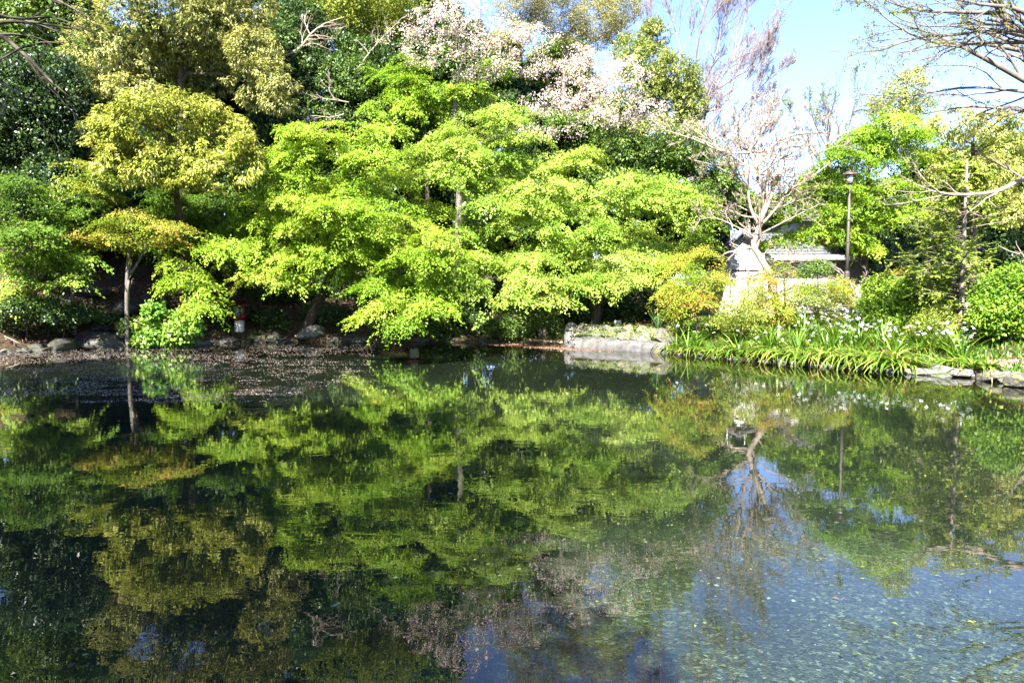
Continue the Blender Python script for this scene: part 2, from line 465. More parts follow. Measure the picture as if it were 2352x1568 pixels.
def bed_material():
    m, nt, out = new_mat("pond bed gravel")
    g = nt.nodes.new("ShaderNodeNewGeometry")
    v1 = nt.nodes.new("ShaderNodeTexVoronoi"); v1.inputs["Scale"].default_value = 38; v1.inputs["Randomness"].default_value = 1
    v2 = nt.nodes.new("ShaderNodeTexVoronoi"); v2.inputs["Scale"].default_value = 60
    n1 = nt.nodes.new("ShaderNodeTexNoise"); n1.inputs["Scale"].default_value = .5; n1.inputs["Detail"].default_value = 7
    for n in (v1, v2, n1):
        nt.links.new(g.outputs["Position"], n.inputs["Vector"])
    sep = nt.nodes.new("ShaderNodeSeparateColor"); nt.links.new(v1.outputs["Color"], sep.inputs[0])
    r1 = ramp(nt, [(0, (.024, .028, .020)), (.5, (.062, .070, .055)), (.88, (.115, .125, .10)), (1, (.25, .265, .22))])
    nt.links.new(sep.outputs[0], r1.inputs[0])
    r2 = ramp(nt, [(.38, (.045, .05, .022)), (.62, (1, 1, 1))])
    nt.links.new(n1.outputs[0], r2.inputs[0])
    mx = nt.nodes.new("ShaderNodeMix"); mx.data_type = 'RGBA'
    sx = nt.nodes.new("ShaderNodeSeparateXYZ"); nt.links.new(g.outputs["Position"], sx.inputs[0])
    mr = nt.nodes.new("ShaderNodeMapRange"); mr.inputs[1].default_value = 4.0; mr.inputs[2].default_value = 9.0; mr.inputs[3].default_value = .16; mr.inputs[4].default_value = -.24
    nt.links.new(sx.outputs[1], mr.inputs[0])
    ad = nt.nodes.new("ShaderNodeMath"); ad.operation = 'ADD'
    mr2 = nt.nodes.new("ShaderNodeMapRange"); mr2.inputs[1].default_value = -1.6; mr2.inputs[2].default_value = 1.0; mr2.inputs[3].default_value = -.26; mr2.inputs[4].default_value = 0  # bed colour darkened towards the left, painting in deeper tree shade
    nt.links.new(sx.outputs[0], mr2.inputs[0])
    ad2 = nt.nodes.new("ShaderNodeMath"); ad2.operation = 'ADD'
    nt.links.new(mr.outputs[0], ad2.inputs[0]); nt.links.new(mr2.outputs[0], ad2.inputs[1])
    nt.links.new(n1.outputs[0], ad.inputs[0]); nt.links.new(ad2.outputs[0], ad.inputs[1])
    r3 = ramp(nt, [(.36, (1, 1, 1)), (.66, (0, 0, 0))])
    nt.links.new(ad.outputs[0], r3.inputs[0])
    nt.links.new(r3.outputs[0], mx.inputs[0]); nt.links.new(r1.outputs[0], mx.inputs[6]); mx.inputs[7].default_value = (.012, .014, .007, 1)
    p = nt.nodes.new("ShaderNodeBsdfPrincipled"); p.inputs["Roughness"].default_value = .9
    nt.links.new(mx.outputs[2], p.inputs["Base Color"])
    b = nt.nodes.new("ShaderNodeBump"); b.inputs["Strength"].default_value = .9; b.inputs["Distance"].default_value = .02
    nt.links.new(v2.outputs["Distance"], b.inputs["Height"]); nt.links.new(b.outputs[0], p.inputs["Normal"])
    nt.links.new(p.outputs[0], out.inputs[0])
    return m


def water_material():
    m, nt, out = new_mat("pond water")
    g = nt.nodes.new("ShaderNodeNewGeometry")
    mp = nt.nodes.new("ShaderNodeMapping"); mp.inputs["Scale"].default_value = (1.0, 1.9, 1)
    nt.links.new(g.outputs["Position"], mp.inputs[0])
    n1 = nt.nodes.new("ShaderNodeTexNoise"); n1.inputs["Scale"].default_value = 2.4; n1.inputs["Detail"].default_value = 2; n1.inputs["Distortion"].default_value = .6
    n2 = nt.nodes.new("ShaderNodeTexNoise"); n2.inputs["Scale"].default_value = 8; n2.inputs["Detail"].default_value = 1.5; n2.inputs["Distortion"].default_value = .4
    n3 = nt.nodes.new("ShaderNodeTexNoise"); n3.inputs["Scale"].default_value = .22; n3.inputs["Detail"].default_value = 2
    nt.links.new(mp.outputs[0], n1.inputs["Vector"]); nt.links.new(mp.outputs[0], n2.inputs["Vector"]); nt.links.new(g.outputs["Position"], n3.inputs["Vector"])
    a = nt.nodes.new("ShaderNodeMath"); a.operation = 'MULTIPLY_ADD'; a.inputs[1].default_value = .15
    nt.links.new(n2.outputs[0], a.inputs[0]); nt.links.new(n1.outputs[0], a.inputs[2])
    r = ramp(nt, [(.35, (.45, .45, .45)), (.65, (1, 1, 1))])
    nt.links.new(n3.outputs[0], r.inputs[0])
    b = nt.nodes.new("ShaderNodeBump"); b.inputs["Distance"].default_value = .0011
    nt.links.new(r.outputs[0], b.inputs["Strength"]); nt.links.new(a.outputs[0], b.inputs["Height"])
    # Schlick reflectance, the same from above and below so that sunlight reaches the bed
    dt = nt.nodes.new("ShaderNodeVectorMath"); dt.operation = 'DOT_PRODUCT'
    nt.links.new(b.outputs[0], dt.inputs[0]); nt.links.new(g.outputs["Incoming"], dt.inputs[1])
    def mth(op, a_, b_=None):
        n_ = nt.nodes.new("ShaderNodeMath"); n_.operation = op
        for i_, x_ in enumerate((a_, b_)):
            if x_ is None: continue
            if isinstance(x_, (int, float)): n_.inputs[i_].default_value = x_
            else: nt.links.new(x_, n_.inputs[i_])
        return n_.outputs[0]
    F0 = .055
    fres = mth('ADD', mth('MULTIPLY', mth('POWER', mth('SUBTRACT', 1.0, mth('ABSOLUTE', dt.outputs["Value"])), 4.2), 1 - F0), F0)
    gl = nt.nodes.new("ShaderNodeBsdfGlossy"); gl.inputs["Roughness"].default_value = 0.0
    nt.links.new(b.outputs[0], gl.inputs["Normal"])
    tr = nt.nodes.new("ShaderNodeBsdfTransparent"); tr.inputs[0].default_value = (.58, .68, .57, 1)
    mx = nt.nodes.new("ShaderNodeMixShader")
    nt.links.new(fres, mx.inputs[0]); nt.links.new(tr.outputs[0], mx.inputs[1]); nt.links.new(gl.outputs[0], mx.inputs[2])
    nt.links.new(mx.outputs[0], out.inputs[0])
    return m


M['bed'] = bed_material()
M['water'] = water_material()


# ------------------------------------------------------------------ naming
def tag(o, label, cat, group=None, kind=None):
    if label: o["label"] = label
    if cat: o["category"] = cat
    if group: o["group"] = group
    if kind: o["kind"] = kind
    return o


def thing(name, label, cat, loc=(0, 0, 0), rz=0.0, group=None):
    o = bpy.data.objects.new(name, None)
    o.empty_display_size = .2
    o.location = loc; o.rotation_euler = (0, 0, rz)
    COL.objects.link(o)
    return tag(o, label, cat, group)


def put(ob, parent, loc):
    """hang a mesh given in world places under a thing that stands at loc"""
    ob.parent = parent
    ob.location = tuple(-np.asarray(loc, float))
    return ob


# ------------------------------------------------------------------ the setting
def grid_axis(lo, hi, fine_lo, fine_hi, fine, coarse):
    a = np.arange(fine_lo, fine_hi, fine)
    b = np.arange(fine_hi, hi + coarse, coarse)
    c = np.arange(lo, fine_lo, coarse)
    return np.concatenate([c, a, b])


gx = grid_axis(-300, 300, -32, 32, .25, 12)
gy = grid_axis(-60, 900, -8, 50, .25, 25)
X, Y_ = np.meshgrid(gx, gy)
D_ = pond_dist(X.ravel(), Y_.ravel())
Z = ground_z(X.ravel(), Y_.ravel(), D_)
nx, ny = len(gx), len(gy)
ii = (np.arange(ny - 1)[:, None] * nx + np.arange(nx - 1)[None]).ravel()
g = mesh_np("ground", np.stack([X.ravel(), Y_.ravel(), Z], 1), np.stack([ii, ii + 1, ii + nx + 1, ii + nx], 1), None, [M['soil']], smooth=True)
g["kind"] = "structure"

bx_ = np.arange(-18, 16, .25); by_ = np.arange(-1, 30, .25)
X, Y_ = np.meshgrid(bx_, by_)
Zb = -.42 + .06 * np.sin(X * .9 + Y_ * .4) * np.sin(Y_ * .7) + .03 * np.sin(X * 2.3 - Y_ * 1.9)
nx, ny = len(bx_), len(by_)
ii = (np.arange(ny - 1)[:, None] * nx + np.arange(nx - 1)[None]).ravel()
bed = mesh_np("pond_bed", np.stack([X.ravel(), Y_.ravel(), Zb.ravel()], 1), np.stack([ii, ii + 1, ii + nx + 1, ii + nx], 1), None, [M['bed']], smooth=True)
bed["kind"] = "structure"
pw = np.array([[-19, -1, 0], [17, -1, 0], [17, 30, 0], [-19, 30, 0]], float)
water = mesh_np("water", pw, [[0, 1, 2, 3]], None, [M['water']])
water["kind"] = "structure"


def scatter_flat(name, P, size, mat, label, cat, tilt=.15, aspect=.6):
    """many little flat pieces lying about, as one mesh"""
    n = len(P)
    a = rng.uniform(0, 2 * math.pi, n)
    t = np.stack([np.cos(a), np.sin(a), rng.normal(0, tilt, n)], 1)
    nr = norm(np.stack([rng.normal(0, tilt, n), rng.normal(0, tilt, n), np.ones(n)], 1))
    V, q = leaf_quads(P, norm(t), nr, size * rng.uniform(.6, 1.4, n), size * aspect * rng.uniform(.6, 1.4, n))
    o = mesh_np(name, V, q, None, [mat], attr=rng.uniform(0, 1, n))
    return tag(o, label, cat, kind="stuff")


# ------------------------------------------------------------------ leaves
def leaf_quads(P, t, nr, L, Wd, fold=.18):
    t = norm(t)
    s = norm(np.cross(nr, t)); nn = np.cross(t, s)
    L = np.asarray(L)[:, None]; Wd = np.asarray(Wd)[:, None]
    mid = P + t * L * .45
    V = np.stack([P, mid + s * Wd * .5 + nn * Wd * fold, P + t * L - nn * L * .08, mid - s * Wd * .5 + nn * Wd * fold], 1).reshape(-1, 3)
    q = np.arange(len(P) * 4).reshape(-1, 4)
    return V, q


def in_ball(n, shell=0.0):
    d = norm(rng.normal(size=(n, 3)))
    r = rng.uniform(0, 1, n) ** (1 / 3)
    r = r * (1 - shell) + shell * (1 - (1 - r) ** 2 * .6)
    return d * r[:, None]


SUNH = norm(np.array([SUN[0], SUN[1], 0.0]))


def pad_world(p, Y, jit):
    dx, dy, rx, ry = p[:4]
    y = Y + (p[4] if len(p) > 4 else rng.uniform(-jit, jit))
    c = at(dx, dy, y)
    k = px(y)
    return c, rx * k, ry * k


def foliage(pads, Y, mode, size, dens=1.0, jit=.8, depth=.85, tint=(0.5, .18, .2), hole=.0, aspect=.62, lean=.78):
    """leaves for a list of crown pads (picture place + distance). Returns leaf arrays, clump centres."""
    Ps, Ts, Ns, Ls, Ws, Tn, centres = [], [], [], [], [], [], []
    for p in pads:
        c, rx, ry = pad_world(p, Y, jit)
        rd = max(rx * depth, ry * .8)
        tp = (p[5] if len(p) > 5 else 0.0) + rng.normal(0, .14)
        area = math.pi * rx * ry
        if mode == 'layer':
            ns = max(10, int((12 + 34 * area) * dens))
            o = in_ball(ns, .25)
            ry = ry * lean
            o[:, 2] = .45 * o[:, 2] + .55 * np.round(o[:, 2] * 1.4 + rng.uniform(-.2, .2)) / 1.4
            C = c + o * np.array([rx, rd, ry])
            C[:, 2] -= ry * .40 * (o[:, 0] ** 2 + o[:, 1] ** 2)
            out = o * np.array([1, 1, 0.0]) + rng.normal(0, .25, (ns, 3)) * np.array([1, 1, 0])
            keep = (rng.uniform(0, 1, ns) > hole) & (np.array([mnoise.noise(Vector(q_ * np.array([1.1, 1.1, 1.9]))) for q_ in C]) > -.08)
            keep[:3] = True
            C, out = C[keep], out[keep]; ns = len(C)
            nrm = norm(np.array([0, 0, 1.0]) + out * .45 + rng.normal(0, .26, (ns, 3)))
            u = norm(np.cross(np.cross(nrm, norm(out + 1e-3)), nrm))
            v = np.cross(nrm, u)
            a = rng.uniform(.36, .80, ns); b = a * rng.uniform(.28, .50, ns)
            m = 105
            th = rng.uniform(0, 2 * math.pi, (ns, m)); ro = np.sqrt(rng.uniform(0, 1, (ns, m)))
            e1 = ro * np.cos(th); e2 = ro * np.sin(th) * (1.05 - .5 * np.clip(e1, 0, 1))
            P = (C[:, None] + u[:, None] * (e1 * a[:, None])[..., None] + v[:, None] * (e2 * b[:, None])[..., None]
                 + nrm[:, None] * rng.normal(0, .028, (ns, m))[..., None])
            P[..., 2] -= .26 * np.clip(e1, 0, 1) ** 2 * a[:, None] + .05 * ro
            T = norm(u[:, None] * (e1 + .7)[..., None] + v[:, None] * e2[..., None] + rng.normal(0, .4, (ns, m, 3)) + np.array([0, 0, -.25]))
            N = norm(nrm[:, None] + rng.normal(0, .42, (ns, m, 3)) + SUN * .45)
            L = size * rng.uniform(.5, 1.45, (ns, m)) * rng.uniform(.8, 1.2, (ns, 1)); Wd = L * aspect * rng.uniform(.75, 1.25, (ns, m))
        elif mode == 'hang':
            ns = max(8, int((16 + 95 * area) * dens))
            o = in_ball(ns, .65)
            C = c + o * np.array([rx, rd, ry])
            keep = (rng.uniform(0, 1, ns) > hole) & (np.array([mnoise.noise(Vector(q_ * 1.25)) for q_ in C]) > -.24)
            keep[:3] = True
            C, o = C[keep], o[keep]; ns = len(C)
            m = 15
            out = norm(o + np.array([0, 0, .3]))
            az = rng.uniform(0, 2 * math.pi, (ns, m))
            h = np.stack([np.cos(az), np.sin(az), np.zeros((ns, m))], -1)
            T = norm(h * rng.uniform(.3, 1, (ns, m))[..., None] + out[:, None] * .5 + np.array([0, 0, -.75]) * rng.uniform(.4, 1.3, (ns, m))[..., None])
            P = C[:, None] + rng.normal(0, .05, (ns, m, 3)) + h * .02
            N = norm(h + out[:, None] * .8 + np.array([0, 0, .35]) + SUN * .3 + rng.normal(0, .25, (ns, m, 3)))
            L = size * rng.uniform(.7, 1.25, (ns, m)); Wd = L * aspect * rng.uniform(.8, 1.2, (ns, m))
        else:                                      # 'blob': dense small clumps
            ns = max(8, int((12 + 72 * area) * dens))
            o = in_ball(ns, .45)
            C = c + o * np.array([rx, rd, ry])
            keep = rng.uniform(0, 1, ns) > hole
            C, o = C[keep], o[keep]; ns = len(C)
            m = 26
            s = in_ball(ns * m, .3).reshape(ns, m, 3)
            P = C[:, None] + s * rng.uniform(.10, .24, ns)[:, None, None] * np.array([1, 1, .8])
            N = norm(s * .8 + o[:, None] * .4 + np.array([0, 0, .45]) + SUN * .35 + rng.normal(0, .3, (ns, m, 3)))
            T = norm(s + rng.normal(0, .5, (ns, m, 3)) + np.array([0, 0, -.2]))
            L = size * rng.uniform(.65, 1.3, (ns, m)); Wd = L * aspect * rng.uniform(.8, 1.2, (ns, m))
        out_r = np.linalg.norm(o, axis=1) if mode != 'layer' else np.full(ns, .5)
        tn = tint[0] + tp + rng.normal(0, tint[1], (ns, 1)) + rng.normal(0, tint[2], (ns, m))
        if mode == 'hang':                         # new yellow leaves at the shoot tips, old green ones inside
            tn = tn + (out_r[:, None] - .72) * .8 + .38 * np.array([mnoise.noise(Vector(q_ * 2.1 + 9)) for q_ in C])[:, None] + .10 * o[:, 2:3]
        Ps.append(P.reshape(-1, 3)); Ts.append(T.reshape(-1, 3)); Ns.append(N.reshape(-1, 3))
        Ls.append(L.ravel()); Ws.append(Wd.ravel()); Tn.append(np.clip(tn, 0, 1).ravel())
        centres.append((c, C))
    return [np.concatenate(z) for z in (Ps, Ts, Ns, Ls, Ws, Tn)] + [centres]


def crown_mesh(F, mat, parent, name="crown"):
    V, q = leaf_quads(F[0], F[1], F[2], F[3], F[4])
    return mesh_np(name, V, q, None, [mat], parent, attr=F[5])


def skeleton(W, trunk, r0, r1, centres, per=4, twigs=2, arch=.14, k=6):
    """limbs from the trunk out to every pad and its clumps"""
    T = smooth_line(trunk, 14)
    RT = np.linspace(r0, r1, 14)
    RT[0] *= 1.35; RT[1] *= 1.1
    W.add(T, RT, 10)
    nodes = [(T[i], RT[i] * .8, i * .05) for i in range(5, 14)]
    targets = []
    tip = T[-1]
    for c, C in centres:
        targets.append((np.linalg.norm(c - tip), c, True))
        for j in rng.permutation(len(C))[:per]:
            targets.append((np.linalg.norm(C[j] - tip) + .6, C[j], False))
    targets.sort(key=lambda t: t[0])
    polys, rads = [], []
    for _, t, big in targets:
        A = np.array([n[0] for n in nodes]); pl = np.array([n[2] for n in nodes])
        dv = t - A
        dist = np.linalg.norm(dv, axis=1)
        cost = dist + .4 * pl + .5 * np.clip(-dv[:, 2], 0, None)
        i = int(np.argmin(cost))
        p, rp, l0 = nodes[i]
        d = dist[i]
        if d < .05: continue
        ctl = .5 * (p + t) + np.array([0, 0, arch * d]) + rng.normal(0, .09 * d, 3)
        s = np.linspace(0, 1, 7)[:, None]
        P = (1 - s) ** 2 * p + 2 * s * (1 - s) * ctl + s * s * t
        P[1:-1] += rng.normal(0, .022 * d, (5, 3))
        rs = min(rp * .8, .012 + .020 * d)
        R = np.linspace(rs, max(rs * .4, .006), 7)
        polys.append(P); rads.append(R)
        for j in range(2, 7):
            nodes.append((P[j], R[j], l0 + d * j / 6))
    P, R = np.array(polys), np.array(rads)
    W.add(P, R, k)
    if twigs:
        P2, R2 = spawn(P, R, twigs, .45, .7, (0, 0, .2), 5, .22)
        W.add(P2, R2, 3)
        return P2, R2
    return P, R


def tree(name, label, cat, trunk, pads, Y, mode, mat, size, r=(.14, .05), dens=1.0, jit=.8, depth=.85, tint=(.5, .18, .2), hole=0.,
         bark='bark', per=4, twigs=2, aspect=.62, group=None, extra=()):
    base = np.array(trunk[0], float)
    root = thing(name, label, cat, tuple(base), 0, group)
    F = foliage(pads, Y, mode, size, dens, jit, depth, tint, hole, aspect)
    W = Wood()
    skeleton(W, trunk, r[0], r[1], F[6], per, twigs)
    for P, R in extra:
        W.add(P, R, 5)
        P2, R2 = spawn(P[None], R[None], 7, .38, .7, (0, 0, .2), 6, .25, .15, .02, .006)
        W.add(P2, R2, 4)
        P3, R3 = spawn(P2, R2, 4, .5, .7, (0, 0, .1), 5, .25, .2, 0, .004)
        W.add(P3, R3, 3)
    put(W.build("trunk", M[bark], None), root, base)
    put(crown_mesh(F, M[mat], None), root, base)
    return root


def tr(base, *pts):
    """trunk from a point on the land, then through picture places with distances"""
    b = np.array(base, float)
    b[2] -= .08
    return [b] + [at(*p) for p in pts]


def gp(dx, Y):
    """point of the land at picture column dx and distance Y"""
    x = (dx - CX) / FD * Y / cp
    return np.array([x, Y, gz(x, Y)])


# ------------------------------------------------------------------ the big maples over the water
padsA = [(690, 300, 60, 20), (790, 300, 90, 26), (885, 300, 60, 22), (650, 345, 55, 22), (750, 350, 100, 28), (860, 352, 70, 26),
         (640, 400, 60, 18), (720, 405, 90, 26), (810, 422, 90, 28), (620, 440, 50, 22), (690, 458, 80, 26), (790, 470, 90, 26), (885, 478, 90, 26),
         (620, 508, 70, 22), (720, 512, 80, 26), (820, 522, 100, 26), (930, 520, 90, 30), (1005, 552, 70, 30), (600, 572, 70, 26), (700, 585, 80, 30),
         (790, 570, 70, 26), (950, 590, 75, 30), (1040, 595, 55, 26), (480, 560, 60, 20, -.3), (545, 565, 55, 22), (400, 603, 45, 22, -.4), (430, 640, 55, 26, -.5),
         (462, 690, 48, 28, -.7), (600, 628, 60, 22), (675, 640, 50, 22), (860, 655, 40, 20, -.6), (900, 700, 70, 28, -.8), (955, 692, 80, 30, -.9),
         (1010, 705, 62, 24, -.8), (930, 738, 50, 16, -1.0), (850, 722, 36, 20, -.6), (1000, 650, 60, 26, 0.4)]
backA = [(600, 480, 70, 40, 2.2), (700, 560, 90, 45, 2.2), (800, 610, 90, 45, 2.0), (880, 560, 90, 45, 2.2), (960, 640, 80, 45, 1.6), (760, 450, 90, 45, 2.2), (880, 410, 90, 40, 2.0),
         (540, 520, 60, 40, 2.2), (980, 470, 60, 40, 2.2), (900, 640, 60, 40, 1.6)]
tA = tr(gp(700, 27.6), (735, 680, 27.0), (770, 600, 26.2), (790, 500, 25.4), (800, 400, 24.8))
tree("maple_tree", "broad bright lime green maple on the left shore whose lowest branch almost touches the water", "tree", tA,
     padsA + backA, 23.6, 'layer', 'maple', .064, (.17, .05), 1.0, .6, .8, (.55, .16, .18), .05)
padsB = [(1170, 262, 70, 26), (1100, 300, 80, 26), (1200, 312, 80, 26), (1030, 332, 80, 26), (960, 362, 70, 26), (1100, 352, 90, 26), (1190, 362, 70, 26), (1010, 392, 80, 20),
         (1285, 372, 85, 26), (1345, 352, 45, 20), (1160, 412, 90, 26), (1260, 422, 90, 26), (1350, 432, 90, 26), (1450, 412, 90, 26), (1530, 425, 65, 26), (1590, 462, 50, 26),
         (1130, 462, 60, 20), (1210, 472, 70, 26), (1300, 482, 80, 26), (1420, 462, 80, 24), (1500, 458, 65, 28), (1180, 512, 60, 26), (1260, 522, 60, 26), (1375, 522, 46, 24, -.6),
         (1550, 495, 46, 24, -.4), (1615, 490, 32, 28), (1150, 600, 80, 26), (1100, 592, 50, 20), (1225, 592, 80, 26), (1300, 572, 90, 30), (1385, 582, 90, 30), (1465, 592, 80, 28),
         (1540, 605, 65, 24), (1205, 642, 80, 26, -.6), (1290, 652, 90, 26, -.7), (1365, 640, 70, 20, -.6), (1440, 640, 75, 24, -.4), (1185, 678, 56, 18, -.8), (1265, 685, 46, 16, -.9), (1132, 703, 26, 16, -1.0), (1060, 540, 50, 24), (1075, 625, 46, 22, -.3), (1040, 420, 40, 20), (1060, 360, 60, 22, -.4), (1090, 660, 40, 18, -.4), (1046, 288, 50, 20, -.2), (1056, 380, 50, 20, -.2), (1050, 332, 40, 18, -.3)]
backB = [(1180, 430, 80, 40, 2.0), (1300, 440, 90, 40, 2.2), (1430, 520, 70, 30, 2.6), (1250, 560, 90, 40, 2.2), (1380, 620, 90, 40, 2.2), (1480, 560, 80, 30, 2.4), (1560, 560, 60, 40, 2.2),
         (1100, 520, 60, 50, 2.0), (1050, 620, 60, 50, 2.4), (1600, 540, 40, 40, 2.0)]
tB = tr(gp(1365, 28.6), (1372, 690, 28.2), (1360, 600, 27.4), (1320, 500, 26.6), (1270, 400, 26.0))
tree("maple_tree", "large pale lime green maple in the centre spreading over the low stone wall", "tree", tB,
     padsB + backB, 24.6, 'layer', 'maple_pale', .064, (.18, .05), 1.0, .6, .8, (.55, .16, .18), .05)
tree("maple_tree", "yellow green maple half hidden behind the cherry trunk", "tree", tr(gp(985, 30.5), (985, 560, 30.2), (980, 400, 29.6), (975, 260, 29)),
     [(900, 168, 55, 24), (960, 190, 70, 26), (900, 222, 50, 20), (1000, 215, 60, 26), (960, 252, 70, 22), (1060, 232, 50, 22), (1085, 200, 50, 18), (862, 250, 40, 18), (1125, 150, 45, 20), (930, 140, 40, 16)],
     28.6, 'layer', 'maple', .072, (.13, .05), .95, .6, .8, (.5, .16, .18), .05)
# shaded maples of the left bank
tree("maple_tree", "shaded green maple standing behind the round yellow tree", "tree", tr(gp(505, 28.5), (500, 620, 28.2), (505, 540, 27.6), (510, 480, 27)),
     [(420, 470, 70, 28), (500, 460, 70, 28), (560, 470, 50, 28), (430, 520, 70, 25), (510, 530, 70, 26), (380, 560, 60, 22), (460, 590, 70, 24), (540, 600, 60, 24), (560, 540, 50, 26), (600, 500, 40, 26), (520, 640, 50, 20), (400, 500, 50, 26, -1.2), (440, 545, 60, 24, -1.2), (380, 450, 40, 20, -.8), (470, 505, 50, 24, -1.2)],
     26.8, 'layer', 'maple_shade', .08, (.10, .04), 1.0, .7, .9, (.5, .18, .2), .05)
fork = [at(296, 640, 23.6), at(318, 600, 23.8), at(335, 565, 23.9)]
tree("maple_tree", "small flat layered bronze tinted maple with a slim forked trunk on the left slope", "tree",
     tr(gp(290, 24.2), (291, 700, 23.7), (292, 630, 23.6), (296, 570, 23.6), (300, 530, 23.7)),
     [(170, 378, 55, 8), (225, 400, 55, 8), (160, 422, 50, 8), (215, 438, 55, 9), (290, 494, 66, 9), (345, 508, 66, 12), (215, 540, 66, 9), (305, 545, 90, 11), (390, 522, 56, 12), (360, 552, 56, 12), (270, 512, 55, 9), (180, 556, 40, 8)],
     23.2, 'layer', 'maple_red', .06, (.075, .03), 1.0, .5, 1.0, (.38, .2, .16), 0, bark='bark_grey',
     extra=[(smooth_line([at(292, 690, 23.7)] + fork, 8), np.linspace(.06, .025, 8))])
tree("maple_tree", "thin young green maple at the left edge above the dark shore bush", "tree", tr(gp(80, 24.6), (82, 660, 24.2), (85, 590, 23.8), (90, 520, 23.4)),
     [(40, 560, 60, 12), (65, 588, 75, 12), (130, 575, 55, 12), (140, 608, 55, 12), (185, 592, 46, 10), (30, 640, 55, 18), (55, 668, 50, 14), (20, 610, 60, 18), (100, 545, 50, 12), (30, 690, 36, 14), (170, 640, 40, 12)],
     22.8, 'layer', 'maple_pale', .075, (.07, .03), .9, .6, 1.0, (.42, .2, .18), .1, bark='bark_grey')
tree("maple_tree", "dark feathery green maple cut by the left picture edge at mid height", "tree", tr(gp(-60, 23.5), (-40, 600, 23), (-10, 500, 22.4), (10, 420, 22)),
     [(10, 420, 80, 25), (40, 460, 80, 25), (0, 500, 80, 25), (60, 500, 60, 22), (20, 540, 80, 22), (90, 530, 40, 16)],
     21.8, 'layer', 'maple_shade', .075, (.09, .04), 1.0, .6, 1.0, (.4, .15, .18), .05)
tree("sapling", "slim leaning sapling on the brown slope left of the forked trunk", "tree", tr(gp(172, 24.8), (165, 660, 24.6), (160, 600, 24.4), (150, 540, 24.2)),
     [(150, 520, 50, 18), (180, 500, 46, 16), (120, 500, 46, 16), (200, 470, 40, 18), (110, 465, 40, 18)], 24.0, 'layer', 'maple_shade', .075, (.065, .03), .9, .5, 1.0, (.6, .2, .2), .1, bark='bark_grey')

# ------------------------------------------------------------------ evergreens of the left
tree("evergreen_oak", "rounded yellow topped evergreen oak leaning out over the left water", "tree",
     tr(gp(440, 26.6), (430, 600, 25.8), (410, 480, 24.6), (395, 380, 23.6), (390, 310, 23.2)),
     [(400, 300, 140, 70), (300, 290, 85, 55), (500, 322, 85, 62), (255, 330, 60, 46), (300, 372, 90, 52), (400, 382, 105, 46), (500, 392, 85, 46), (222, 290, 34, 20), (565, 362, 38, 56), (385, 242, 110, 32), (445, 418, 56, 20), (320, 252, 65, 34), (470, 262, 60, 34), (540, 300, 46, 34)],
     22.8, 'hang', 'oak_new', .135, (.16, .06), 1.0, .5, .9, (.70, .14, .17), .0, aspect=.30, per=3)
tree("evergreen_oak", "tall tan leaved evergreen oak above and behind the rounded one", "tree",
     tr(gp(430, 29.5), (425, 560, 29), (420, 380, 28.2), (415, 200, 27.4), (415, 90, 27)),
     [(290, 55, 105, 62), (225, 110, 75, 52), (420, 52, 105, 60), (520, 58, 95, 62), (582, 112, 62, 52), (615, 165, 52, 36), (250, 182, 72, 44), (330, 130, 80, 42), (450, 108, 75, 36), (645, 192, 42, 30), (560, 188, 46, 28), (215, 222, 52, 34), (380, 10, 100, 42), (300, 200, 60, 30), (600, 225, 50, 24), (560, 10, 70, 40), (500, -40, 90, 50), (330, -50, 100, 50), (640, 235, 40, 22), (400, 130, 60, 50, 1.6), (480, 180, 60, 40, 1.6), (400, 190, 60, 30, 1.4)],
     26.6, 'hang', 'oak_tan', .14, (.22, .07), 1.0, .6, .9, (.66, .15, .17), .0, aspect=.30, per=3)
tree("camellia_tree", "dark glossy leaved evergreen filling the far left behind the bronze maple", "tree",
     tr(gp(60, 27.4), (70, 560, 27), (80, 430, 26.2), (85, 320, 25.6)),
     [(60, 230, 90, 66), (125, 300, 85, 66), (40, 330, 80, 66), (140, 400, 75, 62), (60, 440, 80, 56), (160, 480, 66, 56), (60, 520, 70, 46), (125, 215, 85, 56), (-40, 300, 80, 80), (-50, 430, 80, 80), (180, 545, 60, 40), (100, 160, 80, 40), (20, 160, 70, 50)],
     25.2, 'blob', 'gloss', .10, (.16, .06), 1.1, .6, .9, (.5, .2, .22), .0, aspect=.5, per=3)
tree("broadleaf_tree", "green leafy tree rising out of the top left corner behind the overhanging twigs", "tree",
     tr(gp(60, 31), (70, 500, 30.6), (80, 250, 29.8), (85, 60, 29)),
     [(60, 40, 90, 50), (140, 20, 80, 50), (150, 100, 70, 46), (40, 120, 80, 46), (180, 150, 60, 40), (-40, 60, 80, 80), (100, -40, 110, 50), (200, 40, 50, 50)],
     28.6, 'blob', 'mid', .12, (.18, .07), .95, .7, .9, (.5, .2, .22), .1, aspect=.55, per=4)
